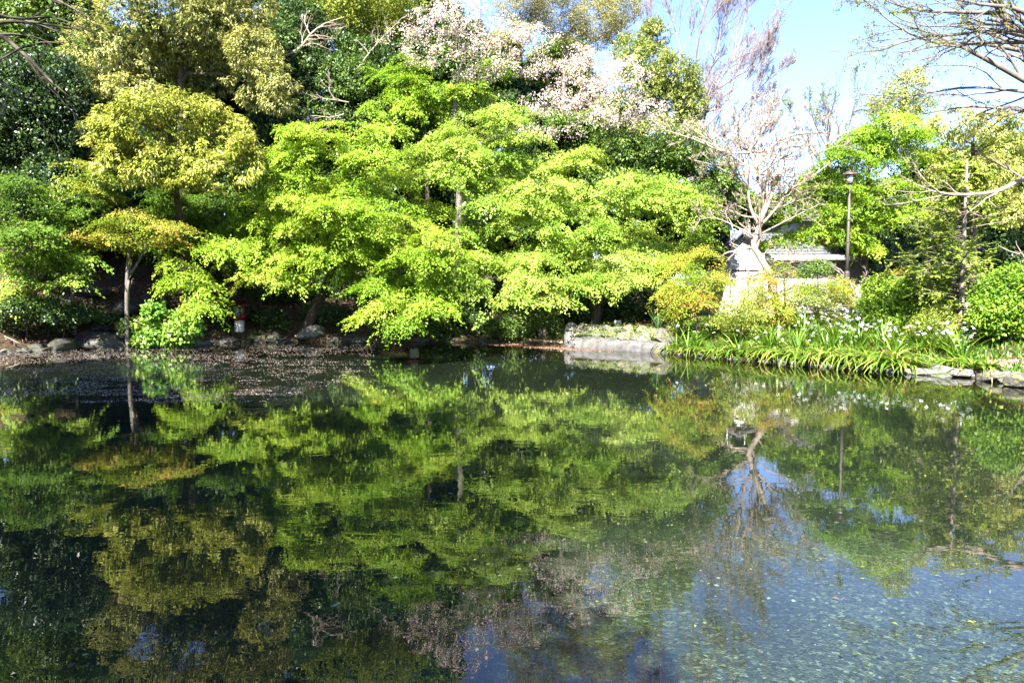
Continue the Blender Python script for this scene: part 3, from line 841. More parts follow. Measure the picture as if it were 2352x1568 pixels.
tree("evergreen_tree", "dark evergreen behind the maples with bare dead branches at its left", "tree",
     tr(gp(760, 32.5), (765, 560, 32), (770, 380, 31), (770, 220, 30.4)),
     [(730, 200, 90, 55), (800, 182, 75, 55), (862, 232, 56, 50), (720, 262, 75, 46), (800, 282, 80, 36), (655, 110, 60, 50), (690, 50, 60, 50), (650, 30, 50, 50), (640, 250, 60, 50), (700, 150, 70, 50), (880, 300, 60, 40), (620, 300, 60, 40), (840, 130, 60, 40), (890, 245, 60, 46), (940, 290, 60, 40), (770, 105, 60, 36, 1.0), (900, 200, 50, 40, .8)],
     30.0, 'blob', 'dark', .12, (.20, .07), 1.1, .8, .9, (.5, .2, .22), .0, aspect=.42, per=3, bark='bark_pale',
     extra=[(smooth_line([at(*q_) for q_ in L_], 9), np.linspace(r_0, r_0 * .3, 9)) for L_, r_0 in [
         ([(800, 235, 28.2), (770, 230, 28), (740, 226, 28), (710, 218, 28)], .03), ([(790, 262, 28), (760, 270, 27.9), (720, 266, 27.9), (680, 270, 27.9)], .028), ([(770, 230, 28), (755, 205, 28), (762, 190, 28), (748, 168, 28)], .02),
         ([(752, 268, 28), (765, 285, 28), (735, 302, 28)], .016), ([(740, 268, 28), (700, 280, 28), (672, 292, 28)], .014)]])
tree("broadleaf_tree", "lime leaved deciduous tree at the top with pale bare limbs", "tree",
     tr(gp(700, 34), (690, 500, 33.6), (690, 250, 32.6), (730, 110, 31.8), (790, 60, 31.4)),
     [(780, 25, 85, 34), (850, 15, 75, 36), (905, 52, 46, 26), (735, 52, 46, 26), (825, 65, 56, 24), (760, -30, 100, 40), (880, -30, 80, 40), (940, 20, 40, 30)],
     31.0, 'blob', 'lime', .10, (.16, .05), .75, .7, .9, (.5, .2, .22), .12, aspect=.5, bark='bark_pale', per=6, twigs=3,
     extra=[(smooth_line([at(*q_) for q_ in L_], 9), np.linspace(r_0, r_0 * .3, 9)) for L_, r_0 in [
         ([(648, 132, 28.6), (690, 110, 28.6), (712, 80, 28.6), (745, 55, 28.8), (790, 40, 29)], .055), ([(692, 108, 28.6), (720, 100, 28.6), (752, 112, 28.6)], .025), ([(712, 80, 28.6), (700, 50, 28.6), (706, 25, 28.6)], .03),
         ([(820, 160, 29), (850, 120, 29), (880, 85, 29), (925, 40, 29)], .035), ([(735, 60, 28.7), (770, 66, 28.7), (800, 60, 28.8)], .02), ([(720, 74, 28.7), (735, 88, 28.7), (765, 90, 28.7)], .018)]])

# ------------------------------------------------------------------ cherry and the trees of the centre
tree("cherry_tree", "pale pink blossoming cherry spreading above the bright maples", "tree",
     tr(gp(1052, 29.5), (1053, 520, 29), (1055, 430, 28.8), (1047, 300, 28.4), (1045, 220, 28.2), (1065, 130, 28)),
     [(1000, 50, 65, 34), (930, 90, 55, 20), (1080, 92, 75, 34), (1150, 72, 56, 34), (1120, 132, 75, 28), (1230, 82, 56, 24), (985, 128, 60, 18), (1200, 142, 66, 24), (1285, 162, 75, 24), (1362, 162, 75, 32), (1432, 172, 65, 28),
      (1322, 212, 85, 28), (1402, 222, 75, 24), (1262, 240, 66, 24), (1480, 252, 56, 18), (1542, 280, 56, 18), (1352, 268, 66, 18), (1442, 290, 66, 16), (1582, 302, 36, 14), (1205, 298, 46, 12), (1285, 308, 56, 12), (1100, 172, 56, 16), (1060, 20, 60, 26), (1330, 120, 40, 18)],
     27.2, 'blob', 'blossom', .06, (.17, .05), .44, .9, 1.0, (.52, .1, .3), .05, aspect=.8, bark='bark_grey', per=6, twigs=3)
tree("broadleaf_tree", "tan budding tree with fine upright twigs behind the cherry top", "tree",
     tr(gp(1290, 35), (1290, 400, 34.6), (1295, 200, 33.8), (1300, 110, 33.4)),
     [(1200, 18, 66, 34), (1280, 40, 75, 38), (1370, 42, 66, 42), (1420, 18, 56, 34), (1340, 95, 56, 24), (1250, -40, 90, 40), (1380, -40, 80, 40), (1180, 80, 50, 24), (1420, 80, 30, 30)],
     33.0, 'blob', 'bud', .075, (.17, .05), 1.6, .7, .9, (.5, .2, .25), .1, aspect=.4, bark='bark_grey', per=9, twigs=5)
tree("camphor_tree", "rounded yellow green camphor standing against the sky right of the cherry", "tree",
     tr(gp(1530, 33), (1530, 480, 32.6), (1530, 300, 31.8), (1525, 180, 31.2)),
     [(1500, 85, 36, 34), (1482, 140, 66, 42), (1550, 172, 52, 52), (1585, 232, 36, 46), (1530, 242, 75, 52), (1578, 300, 36, 36), (1452, 112, 46, 34), (1500, 62, 20, 18), (1594, 185, 20, 36), (1470, 200, 70, 46), (1500, 310, 70, 40), (1420, 250, 60, 40)],
     31.0, 'blob', 'camphor', .105, (.2, .07), 1.0, .6, .9, (.5, .2, .22), .0, aspect=.42, per=3)
tree("evergreen_tree", "mid green evergreen below the camphor at the edge of the bright maple", "tree",
     tr(gp(1580, 30), (1580, 560, 29.8), (1575, 440, 29.2), (1570, 360, 28.8)),
     [(1560, 342, 75, 50), (1622, 372, 52, 44), (1500, 362, 75, 44), (1642, 430, 44, 36), (1440, 342, 56, 34), (1672, 402, 24, 32), (1600, 450, 60, 40), (1660, 470, 30, 30), (1400, 330, 50, 30), (1440, 420, 66, 36), (1510, 440, 60, 36), (1560, 480, 60, 36)],
     28.4, 'blob', 'mid', .11, (.16, .06), 1.05, .6, .9, (.35, .2, .22), .0, aspect=.42, per=3)

# deep green wood behind everything on the left and in the centre
back = [(-60, 33, 300, 190, 'dark'), (150, 36, 170, 230, 'dark'), (330, 33, 330, 180, 'mid'), (560, 36, 150, 220, 'dark'), (900, 36, 120, 230, 'dark'), (1080, 34, 230, 190, 'dark'), (1260, 37, 210, 190, 'mid'), (1420, 34, 350, 170, 'dark'), (620, 31, 480, 110, 'dark'),
        (880, 31.5, 440, 130, 'dark'), (1180, 31, 480, 120, 'dark'), (1530, 31.5, 540, 100, 'dark'), (330, 30.5, 490, 100, 'dark'), (120, 30, 500, 100, 'dark'), (1010, 33, 560, 110, 'dark'), (1400, 33, 570, 110, 'dark'), (760, 33, 560, 110, 'dark'), (1200, 34, 590, 100, 'dark'), (440, 34.5, 290, 120, 'dark'), (620, 34, 380, 110, 'dark'), (980, 33, 430, 110, 'dark'), (840, 33.5, 330, 100, 'dark'), (1180, 33, 400, 100, 'dark'), (250, 34, 420, 110, 'dark'), (2000, 31.5, 480, 90, 'dark'), (2160, 31, 430, 110, 'mid'), (2310, 30, 430, 140, 'mid'), (1900, 36, 470, 50, 'mid'), (990, 31.8, 300, 90, 'mid'), (480, 30.5, 410, 80, 'dark'), (1650, 38, 490, 70, 'mid'), (1790, 52, 500, 40, 'dark'), (260, 32, 180, 120, 'dark'), (360, 32, 130, 130, 'dark'), (-20, 31.5, -60, 130, 'mid'), (190, 33, -90, 130, 'dark'), (470, 33, -90, 130, 'mid'), (700, 34.5, -70, 130, 'dark'), (900, 36, -60, 100, 'mid'), (740, 31.8, 410, 90, 'dark'), (1330, 32.5, 300, 70, 'mid')]
kinds = ["dark crowned wood tree behind the far left camellia", "tall dark wood tree behind the tan oak's left side", "mid green wood tree glimpsed between the two oaks", "tall dark wood tree behind the tan oak's right edge",
         "tall dark wood tree behind the lime leaved top", "dark wood tree behind the cherry trunk", "mid green wood tree behind the cherry's middle", "dark wood tree behind the camphor's left foot", "low dark wood tree behind the left maple",
         "low dark wood tree between the two big maples", "low dark wood tree behind the central maple", "low dark wood tree beside the pale house", "low dark wood tree behind the rounded yellow oak", "low dark wood tree on the left slope", "low dark wood tree under the cherry's left side", "low dark wood tree behind the central maple's right half", "low dark wood tree behind the left maple's trunk", "low dark wood tree behind the stone wall's left end", "dark wood tree between the rounded oak's top and the tan oak", "dark wood tree behind the left maple's upper left side", "dark wood tree behind the cherry's lower trunk", "dark wood tree behind the left maple's top", "dark wood tree behind the central maple's top", "dark wood tree behind the rounded oak's left side", "dark wood tree behind the right hand maple", "mid green wood tree behind the conifer's left side", "mid green wood tree at the right edge behind the light oak", "low mid green wood tree above the pale house roof", "mid green wood tree behind the half hidden yellow green maple", "dark wood tree under the rounded oak's right side", "mid green wood tree behind the pale house's left gable", "far low dark tree behind the crape myrtle's crooked trunk", "dark wood tree behind the tan oak's lower left", "dark wood tree filling the hollow of the tan oak", "tallest wood tree above the top left corner", "tall dark wood tree above the tan oak's left side", "tall mid green wood tree above the tan oak's right side", "tall dark wood tree above the pale bare limbs", "tall mid green wood tree above the lime leaved tree", "dark wood tree right behind the left maple's middle", "mid green wood tree behind the central maple's top right"]
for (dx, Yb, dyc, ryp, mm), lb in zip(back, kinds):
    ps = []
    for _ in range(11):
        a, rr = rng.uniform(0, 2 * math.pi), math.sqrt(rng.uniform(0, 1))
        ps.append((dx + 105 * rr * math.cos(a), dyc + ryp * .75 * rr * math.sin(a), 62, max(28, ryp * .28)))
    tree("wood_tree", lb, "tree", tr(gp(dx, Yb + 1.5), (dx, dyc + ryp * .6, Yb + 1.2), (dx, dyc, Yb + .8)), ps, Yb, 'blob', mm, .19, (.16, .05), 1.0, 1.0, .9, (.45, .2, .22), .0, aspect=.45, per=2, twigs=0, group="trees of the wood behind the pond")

# ------------------------------------------------------------------ bare trees
def bare(name, label, mat, base, limbs, levels, cat="tree", leaf=None, k0=8):
    root = thing(name, label, cat, tuple(base))
    W = Wood()
    groups = {}
    for pts, ra, rb in limbs:
        L = smooth_line(pts, 10)
        R = np.linspace(ra, rb, 10)
        W.add(L, R, k0)
        groups.setdefault(0, []).append((L, R))
    P = np.array([a for a, _ in groups[0]]); R = np.array([b for _, b in groups[0]])
    last = (P, R)
    for (c, ls, ang, bias, n, wander, curl, k, rmin) in levels:
        P, R = spawn(P, R, c, ls, ang, bias, n, wander, .2, curl, rmin)
        W.add(P, R, k)
        last = (P, R)
    put(W.build("trunk", M[mat], None), root, base)
    if leaf:
        lm, per_, size, tint, nm = leaf
        P, R = last
        B, n, _ = P.shape
        m = int(B * per_)
        bi = rng.integers(0, B, m); ti = rng.uniform(.3, 1, m) * (n - 1)
        i = np.minimum(ti.astype(int), n - 2); f = (ti - i)[:, None]
        C = P[bi, i] * (1 - f) + P[bi, i + 1] * f + rng.normal(0, size * .4, (m, 3))
        T = norm(rng.normal(size=(m, 3)) + np.array([0, 0, -.2])); N = norm(rng.normal(size=(m, 3)) + np.array([0, 0, .6]) + SUN * .4)
        V, q = leaf_quads(C, T, N, size * rng.uniform(.6, 1.3, m), size * .5 * rng.uniform(.7, 1.3, m))
        put(mesh_np(nm, V, q, None, [M[lm]], attr=np.clip(rng.normal(tint, .25, m), 0, 1)), root, base)
    return root


Yz = 40
zb = gp(1585, Yz)
bare("zelkova_tree", "tall leafless purple twigged tree against the sky behind the camphor", 'twig_purple', zb,
     [([zb, at(1590, 450, Yz), at(1592, 250, Yz)], .20, .10),
      ([at(1592, 260, Yz), at(1600, 120, Yz - 1), at(1625, 0, Yz - 2), at(1640, -150, Yz - 2)], .07, .015),
      ([at(1592, 300, Yz), at(1640, 210, Yz), at(1690, 120, Yz + 1), at(1715, 30, Yz + 1), at(1720, -60, Yz)], .065, .012),
      ([at(1592, 250, Yz), at(1560, 100, Yz), at(1530, 0, Yz), at(1500, -120, Yz)], .065, .015),
      ([at(1594, 330, Yz), at(1650, 260, Yz - 1), at(1720, 180, Yz - 1), at(1760, 140, Yz - 1)], .05, .010),
      ([at(1592, 240, Yz), at(1640, 140, Yz + 2), at(1665, 20, Yz + 2), at(1680, -80, Yz)], .06, .012),
      ([at(1594, 350, Yz), at(1650, 320, Yz), at(1720, 270, Yz), at(1770, 240, Yz)], .045, .009),
      ([at(1590, 340, Yz), at(1550, 230, Yz + 1), at(1480, 60, Yz + 1), at(1430, -40, Yz)], .05, .012),
      ([at(1594, 380, Yz), at(1660, 350, Yz - 1), at(1730, 330, Yz - 1), at(1760, 310, Yz - 1)], .04, .009),
      ([at(1640, 210, Yz), at(1700, 170, Yz - 1), at(1760, 110, Yz - 1), at(1785, 50, Yz - 1)], .045, .009),
      ([at(1660, 320, Yz), at(1720, 230, Yz + 1), at(1770, 180, Yz + 1), at(1790, 170, Yz + 1)], .04, .009)],
     [(14, .40, .5, (.1, 0, .5), 7, .13, .02, 4, .010), (9, .5, .5, (.1, 0, .5), 6, .15, .02, 3, .008), (8, .55, .5, (0, 0, .4), 5, .15, .02, 3, .006), (2, .6, .5, (0, 0, .3), 4, .15, .0, 3, .005)])

Yn = 34
nb_ = gp(1900, Yn)
bare("budding_tree", "hazy budding tree with pale green tips between the crape myrtle and the right hand maple", 'bark_grey', nb_,
     [([nb_, at(1900, 480, Yn), at(1905, 380, Yn), at(1900, 300, Yn)], .14, .06),
      ([at(1902, 400, Yn), at(1860, 340, Yn), at(1830, 290, Yn), at(1815, 250, Yn)], .05, .012),
      ([at(1902, 380, Yn), at(1940, 320, Yn), at(1960, 250, Yn), at(1970, 195, Yn)], .05, .012),
      ([at(1900, 320, Yn), at(1895, 260, Yn), at(1905, 210, Yn)], .045, .012),
      ([at(1902, 420, Yn), at(1950, 380, Yn), at(2000, 340, Yn), at(2030, 300, Yn)], .045, .012),
      ([at(1900, 340, Yn), at(1870, 280, Yn), at(1860, 230, Yn)], .04, .012)],
     [(9, .45, .6, (0, 0, .4), 7, .18, .02, 4, .009), (6, .5, .6, (0, 0, .3), 5, .2, .02, 3, .007), (4, .6, .6, (0, 0, .3), 4, .2, .02, 3, .005)],
     leaf=('lime', 1.6, .09, .55, "crown"))

Yc = 23.6
cb = gp(1790, 24.0)
def c_(x, y, o=0.0): return at(x, y, Yc + o)
cl = []
nodes_c = [(1722, 350), (1745, 400), (1756, 460), (1712, 380), (1760, 350), (1748, 500), (1718, 430)]
for i in range(26):
    a_ = nodes_c[i % 7]
    an = math.radians(random.uniform(-175, -5) if i < 20 else random.choice([random.uniform(150, 195), random.uniform(-20, 25)]))
    ln = random.uniform(70, 150)
    ex, ey = a_[0] + ln * math.cos(an) * 1.15, a_[1] + ln * math.sin(an)
    o1, o2 = random.uniform(-.4, .4), random.uniform(-1.2, 1.2)
    cl.append(([c_(*a_), c_(a_[0] * .6 + ex * .4 + random.uniform(-8, 8), a_[1] * .6 + ey * .4 + random.uniform(-10, 10), o1), c_(ex, ey, o2)], random.uniform(.028, .04), .010))
bare("crape_myrtle_tree", "leafless pale gnarled tree with a crooked trunk left of the lamp post", 'bark_pale', cb,
     [([cb, c_(1772, 640), c_(1745, 590), c_(1730, 562), c_(1740, 535), c_(1748, 500)], .115, .08),
      ([c_(1748, 510), c_(1756, 470), c_(1753, 440), c_(1736, 385), c_(1722, 345)], .075, .035),
      ([c_(1742, 520), c_(1722, 470), c_(1718, 420), c_(1712, 370), c_(1690, 330)], .055, .022),
      ([c_(1750, 505), c_(1772, 450), c_(1785, 410), c_(1790, 370)], .055, .022),
      ([c_(1752, 505, .3), c_(1768, 460, .3), c_(1772, 420, .3), c_(1764, 380, .3)], .05, .022),
      ([c_(1736, 385), c_(1760, 350, .3), c_(1800, 318, .3), c_(1850, 306), c_(1900, 306)], .07, .02),
      ([c_(1722, 350), c_(1690, 352), c_(1650, 345), c_(1600, 322), c_(1530, 300)], .05, .015),
      ([c_(1718, 400), c_(1680, 400, .3), c_(1640, 380, .3), c_(1590, 368)], .04, .012),
      ([c_(1753, 430), c_(1790, 400), c_(1840, 375), c_(1900, 330), c_(1950, 300)], .045, .012),
      ([c_(1722, 345), c_(1740, 300), c_(1770, 260), c_(1765, 225)], .045, .012),
      ([c_(1722, 350), c_(1700, 310), c_(1690, 270), c_(1680, 235)], .04, .012),
      ([c_(1735, 545), c_(1690, 520), c_(1640, 500), c_(1600, 505)], .03, .01),
      ([c_(1745, 520), c_(1790, 470), c_(1815, 425), c_(1830, 428), c_(1905, 376)], .04, .012),
      ([c_(1742, 540), c_(1780, 520), c_(1840, 490), c_(1880, 470)], .03, .01)] + cl,
     [(6, .45, .75, (0, 0, .4), 7, .26, .05, 4, .009), (5, .55, .7, (0, 0, .3), 6, .25, .04, 3, .007), (4, .6, .7, (0, 0, .3), 5, .25, .03, 3, .005)],
     leaf=('lime', .25, .07, .6, "crown"))

Yt = 15.5
tb = np.array([13.4, 15.2, gz(13.4, 15.2)])
def t_(x, y, o=0.0): return at(x, y, Yt + o)
fk = t_(2700, 380)
bare("cherry_tree", "big nearly leafless tree reaching in from the right with long budding branches across the sky", 'bark_grey', tb,
     [([tb, tb + np.array([-.1, 0, 2]), fk], .30, .22),
      ([fk, t_(2500, 262), t_(2352, 184), t_(2240, 122), t_(2180, 95), t_(2120, 70), t_(2050, 50)], .085, .008),
      ([fk, t_(2480, 180, .5), t_(2352, 118, .6), t_(2275, 76, .6), t_(2190, 60, .6), t_(2100, 58, .6), t_(2030, 20, .5)], .055, .007),
      ([fk, t_(2500, 170, -1), t_(2380, 95, -1), t_(2330, 62, -1), t_(2295, 25, -1), t_(2270, -40, -1)], .085, .05),
      ([t_(2440, 130, -.8), t_(2352, 70, -.8), t_(2200, 80, -.8), t_(2100, 88, -.8), t_(2015, 118, -.8), t_(1905, 118, -.8)], .045, .006),
      ([fk, t_(2500, 240, 1), t_(2352, 212, 1), t_(2240, 200, 1), t_(2135, 213, 1), t_(2060, 230, 1)], .055, .008),
      ([t_(2300, 30, -1), t_(2200, 28, -1), t_(2100, 22, -1), t_(2000, -10, -1)], .05, .008),
      ([t_(2352, 118, .6), t_(2250, 100, .3), t_(2150, 100, .3), t_(2060, 60, .3), t_(1985, 0, .3)], .05, .008),
      ([t_(2420, 120, -1), t_(2352, 28, -1.4), t_(2250, 10, -1.4), t_(2150, -10, -1.4)], .06, .012),
      ([t_(2420, 250, 1), t_(2340, 252, 1), t_(2230, 245, 1), t_(2120, 262, 1)], .05, .010)],
     [(8, .30, .6, (-.5, 0, .1), 8, .13, -.01, 4, .006), (6, .5, .6, (-.4, 0, -.1), 6, .16, -.03, 3, .004), (4, .6, .6, (-.3, 0, -.3), 5, .18, -.03, 3, .003)],
     leaf=('lime', 2.6, .05, .4, "crown"))
rb = np.array([12.6, 17.0, gz(12.6, 17.0)])
def r_(x, y, o=0.0): return at(x, y, 16.5 + o)
bare("bare_tree", "leafless pale branch tree leaning in low from the right edge across the conifer", 'bark_pale', rb,
     [([rb, rb + np.array([-.1, 0, 1.4]), r_(2430, 400)], .14, .08),
      ([r_(2430, 400), r_(2352, 410), r_(2300, 437), r_(2240, 446), r_(2180, 446), r_(2120, 432), r_(2060, 398)], .06, .010),
      ([r_(2180, 447), r_(2120, 458, .3), r_(2070, 468, .3), r_(2040, 470, .3)], .022, .007),
      ([r_(2160, 444), r_(2130, 420, -.3), r_(2110, 395, -.3), r_(2100, 375, -.3)], .02, .007),
      ([r_(2352, 410), r_(2310, 385), r_(2260, 360), r_(2240, 340)], .025, .008)],
     [(6, .4, .6, (-.4, 0, .3), 6, .16, .02, 4, .004), (4, .5, .6, (-.3, 0, .3), 5, .18, .02, 3, .003)])

sb = gp(1968, 24.6)
def s_(x, y, o=0.0): return at(x, y, 24.2 + o)
bare("bare_shrub", "bare pinkish brown shrub arching left across the lamp post in front of the house", 'twig_purple', sb,
     [([sb, s_(1966, 700), s_(1955, 650), s_(1920, 612), s_(1860, 598), s_(1800, 606)], .03, .008),
      ([s_(1962, 690), s_(1930, 650), s_(1880, 636), s_(1820, 632)], .022, .007),
      ([s_(1964, 700), s_(1940, 672), s_(1895, 664), s_(1850, 672)], .022, .007),
      ([s_(1960, 670), s_(1985, 640), s_(1992, 622)], .018, .007),
      ([s_(1945, 640), s_(1900, 605), s_(1850, 585), s_(1830, 580)], .018, .007),
      ([s_(1955, 655), s_(1900, 640), s_(1840, 618), s_(1780, 615)], .018, .006)],
     [(7, .4, .5, (-.3, 0, .1), 6, .2, .02, 3, .006), (5, .5, .5, (-.3, 0, .1), 5, .2, .02, 3, .005)], cat="shrub")

# ------------------------------------------------------------------ trees and shrubs of the right bank
tree("maple_tree", "bright green layered maple behind the lamp post", "tree", tr(gp(1985, 26.5), (1988, 650, 26.2), (1985, 560, 25.9), (1990, 450, 25.6), (2000, 360, 25.4)),
     [(2050, 277, 56, 20), (2090, 312, 46, 24), (2000, 302, 66, 20), (1960, 322, 56, 20), (2040, 332, 66, 20), (1930, 352, 56, 20), (2000, 367, 75, 20), (2080, 352, 46, 20), (1880, 392, 56, 20), (1950, 392, 66, 20), (1850, 422, 46, 16),
      (1900, 432, 66, 18), (2005, 430, 46, 16), (1960, 460, 56, 16), (1870, 470, 56, 18), (1930, 490, 56, 16), (1840, 490, 36, 16), (1880, 530, 56, 16), (1825, 542, 46, 14), (1950, 528, 50, 14), (2005, 510, 56, 14), (2050, 482, 56, 14),
      (2090, 460, 56, 16), (2105, 500, 56, 14), (1988, 562, 24, 20), (1930, 548, 36, 12), (1780, 556, 44, 8, -.2, .1), (2060, 420, 40, 16)],
     25.0, 'layer', 'maple', .066, (.13, .05), 1.25, .7, .85, (.55, .16, .18), .05)
tree("evergreen_tree", "pale feathery topped evergreen peeping over the right hand maple", "tree", tr(gp(2075, 32), (2075, 500, 31.6), (2078, 300, 31), (2082, 200, 30.6)),
     [(2080, 202, 56, 26), (2050, 232, 52, 26), (2110, 242, 46, 26), (2098, 172, 28, 20), (2020, 256, 36, 16), (2080, 290, 70, 30)], 30.4, 'blob', 'oak_light', .10, (.14, .05), .85, .5, .9, (.55, .18, .22), .08, aspect=.38, per=4)
tree("evergreen_oak", "light green evergreen oak at the right behind the slim conifer", "tree", tr(gp(2235, 27), (2235, 560, 26.8), (2235, 420, 26.4), (2235, 330, 26)),
     [(2200, 282, 56, 34), (2152, 322, 56, 34), (2250, 292, 66, 34), (2300, 332, 56, 44), (2200, 372, 66, 36), (2280, 392, 66, 36), (2160, 412, 56, 30), (2240, 432, 66, 30), (2332, 422, 46, 44), (2322, 482, 46, 36), (2340, 262, 26, 26), (2400, 340, 60, 60), (2180, 470, 60, 30)],
     25.6, 'hang', 'oak_light', .13, (.17, .06), 1.1, .6, .9, (.56, .15, .18), .05, aspect=.32, per=3)
tree("evergreen_tree", "low dark evergreen making the black gap between lamp post and conifer", "tree", tr(gp(2110, 30.5), (2110, 640, 30), (2110, 560, 29.6)),
     [(2040, 600, 56, 52), (2092, 640, 66, 52), (2150, 562, 66, 52), (2005, 560, 36, 44), (2250, 562, 80, 52), (2322, 600, 56, 44), (2150, 680, 60, 36), (2220, 650, 66, 46), (2300, 520, 60, 36), (2380, 560, 60, 60), (2060, 700, 50, 30)],
     29.2, 'blob', 'dark', .12, (.14, .05), 1.05, .5, .9, (.4, .2, .22), .0, aspect=.42, per=3)

# slim conifer
fb = gp(2207, 19.2)
froot = thing("conifer_tree", "slim upright conifer with feathery yellow green sprays on the right bank", "tree", tuple(fb))
W = Wood()
trunk = smooth_line([fb, at(2211, 640, 19.2), at(2216, 500, 19.2), at(2222, 365, 19.2)], 14)
W.add(trunk, np.linspace(.085, .02, 14), 9)
bp, brd = [], []
for i in range(190):
    s = rng.uniform(.10, .97)
    j = min(int(s * 13), 12); f = s * 13 - j
    p0 = trunk[j] * (1 - f) + trunk[j + 1] * f
    a = rng.uniform(0, 2 * math.pi)
    if math.sin(a) < -.55 and rng.random() < .75: a = -a
    ln = (1.75 if s < .62 else 2.4 * (1.05 - s) + .35) * rng.uniform(.55, 1.1) * (.6 + min(s, .35) * 1.15)
    d = np.array([math.cos(a), math.sin(a), rng.uniform(.05, .38)])
    pts = [p0]
    for _ in range(7):
        d = norm(d + rng.normal(0, .10, 3) + np.array([0, 0, -.05]))
        pts.append(pts[-1] + d * ln / 7)
    bp.append(pts); brd.append(np.linspace(.014, .004, 8))
bp, brd = np.array(bp), np.array(brd)
W.add(bp, brd, 4)
P2, R2 = spawn(bp, brd, 9, .30, .85, (0, 0, .0), 5, .12, .12, -.02, .003)
W.add(P2, R2, 3)
put(W.build("trunk", M['bark_pale'], None), froot, fb)
PP = np.concatenate([P2[:, 1:].reshape(-1, 3)]); TT = np.repeat(norm(P2[:, -1] - P2[:, 0]), 4, 0)
PP = np.repeat(PP, 6, 0); TT = np.repeat(TT, 6, 0)
n = len(PP)
PP = PP + TT * rng.uniform(-.05, .05, n)[:, None]
sd = norm(np.cross(TT, np.array([0, 0, 1.]))) * rng.choice([-1, 1], n)[:, None]
V, q = leaf_quads(PP, norm(TT * .8 + sd + rng.normal(0, .25, (n, 3))), norm(np.array([0, 0, .7]) + rng.normal(0, .5, (n, 3)) + SUN * .9), .085 * rng.uniform(.6, 1.2, n), .032 * rng.uniform(.7, 1.3, n))
put(mesh_np("crown", V, q, None, [M['conifer']], attr=np.clip(rng.normal(.5, .22, n), 0, 1)), froot, fb)


def shrub(name, label, dx, Y, pads, mode, mat, size, dens=1.0, tint=(.5, .2, .22), r=(.03, .012), bark='bark', group=None, jit=.35, aspect=.6, hole=0., depth=.9, cat="shrub", twigs=2):
    b = gp(dx, Y)
    ymax = max(p[1] for p in pads)
    top = at(dx, min(ymax, pads[0][1]), Y)
    if top[2] < b[2] + .2: top[2] = b[2] + .2
    return tree(name, label, cat, [b - np.array([0, 0, .06]), .5 * (b + top) + np.array([.03, 0, 0]), top], pads, Y, mode, mat, size, r, dens, jit, depth, tint, hole, bark, 3, twigs, aspect, group)


shrub("round_shrub", "rounded clipped yellow green shrub right of the lamp post", 2050, 20.5, [(2050, 690, 70, 46), (2035, 660, 46, 26), (2100, 702, 46, 36), (2080, 660, 46, 26), (2010, 705, 36, 30), (2060, 735, 70, 22)], 'blob', 'shrub', .07, 1.7, (.6, .2, .22))
shrub("round_shrub", "large bright green rounded shrub at the right edge", 2320, 17.5, [(2310, 690, 66, 70), (2272, 720, 46, 46), (2345, 640, 50, 34), (2370, 700, 60, 70), (2290, 740, 60, 26), (2410, 680, 50, 60)], 'blob', 'shrub', .075, 1.7, (.42, .2, .22))
shrub("small_maple", "bushy young maple with red tips at the right end of the stone wall", 1600, 22.6, [(1560, 600, 36, 22), (1600, 622, 56, 30), (1640, 642, 46, 32), (1582, 662, 56, 24), (1622, 692, 56, 26), (1568, 722, 36, 16), (1640, 722, 46, 20), (1535, 640, 26, 12), (1610, 580, 26, 14), (1545, 660, 26, 8), (1580, 690, 40, 16)],
      'layer', 'acer_mix', .046, 1.5, (.52, .2, .18), (.05, .02), jit=.4, hole=.05, cat="tree")
shrub("small_maple", "spreading bronze and yellow young maple left of the lamp post", 1800, 22.6, [(1790, 612, 36, 14), (1762, 640, 56, 15), (1830, 632, 56, 18), (1885, 655, 46, 14), (1800, 680, 75, 18), (1900, 690, 46, 18), (1752, 700, 56, 18), (1850, 662, 56, 14), (1928, 650, 26, 22), (1780, 730, 56, 16), (1905, 720, 36, 12), (1730, 670, 40, 14), (1830, 705, 46, 12)],
      'layer', 'acer_mix', .046, 1.35, (.58, .22, .18), (.05, .02), jit=.5, hole=.05, cat="tree")
shrub("low_shrub", "loose light green shrub in front of the white house wall", 1700, 21.3, [(1690, 700, 36, 30), (1722, 732, 46, 20), (1670, 735, 36, 22), (1705, 755, 50, 16)], 'blob', 'lime', .055, 1.1, (.45, .2, .22), hole=.15)
shrub("low_shrub", "small evergreen shrub with two twisted pale stems before the dark opening", 1862, 22.0, [(1870, 682, 46, 14), (1845, 690, 30, 12), (1895, 700, 26, 12)], 'blob', 'oak_light', .05, 1.3, (.4, .2, .22), (.045, .03), 'bark_pale')
shrub("low_shrub", "small dark green shrub under the bare pink twigs beside the lamp post", 1877, 23.2, [(1877, 615, 34, 17), (1855, 622, 22, 12)], 'blob', 'mid', .055, 1.8, (.4, .2, .2), (.03, .015))
shrub("low_shrub", "low loose orange tipped shrub at the foot of the slim conifer", 2260, 18.2, [(2262, 715, 30, 16), (2245, 735, 36, 16), (2285, 745, 36, 14)], 'blob', 'acer_mix', .055, 1.2, (.6, .25, .22))
shrub("low_shrub", "low yellow green shrub between the rounded shrub and the conifer", 2160, 18.6, [(2150, 735, 46, 20), (2185, 752, 36, 14), (2120, 755, 36, 14)], 'blob', 'lime', .05, 1.2, (.4, .2, .22))
shrub("low_shrub", "small bronze leaved shrub above the rounded clipped shrub", 2060, 22.5, [(2080, 636, 44, 9), (2050, 645, 30, 8)], 'layer', 'maple_red', .06, 1.2, (.6, .2, .2))

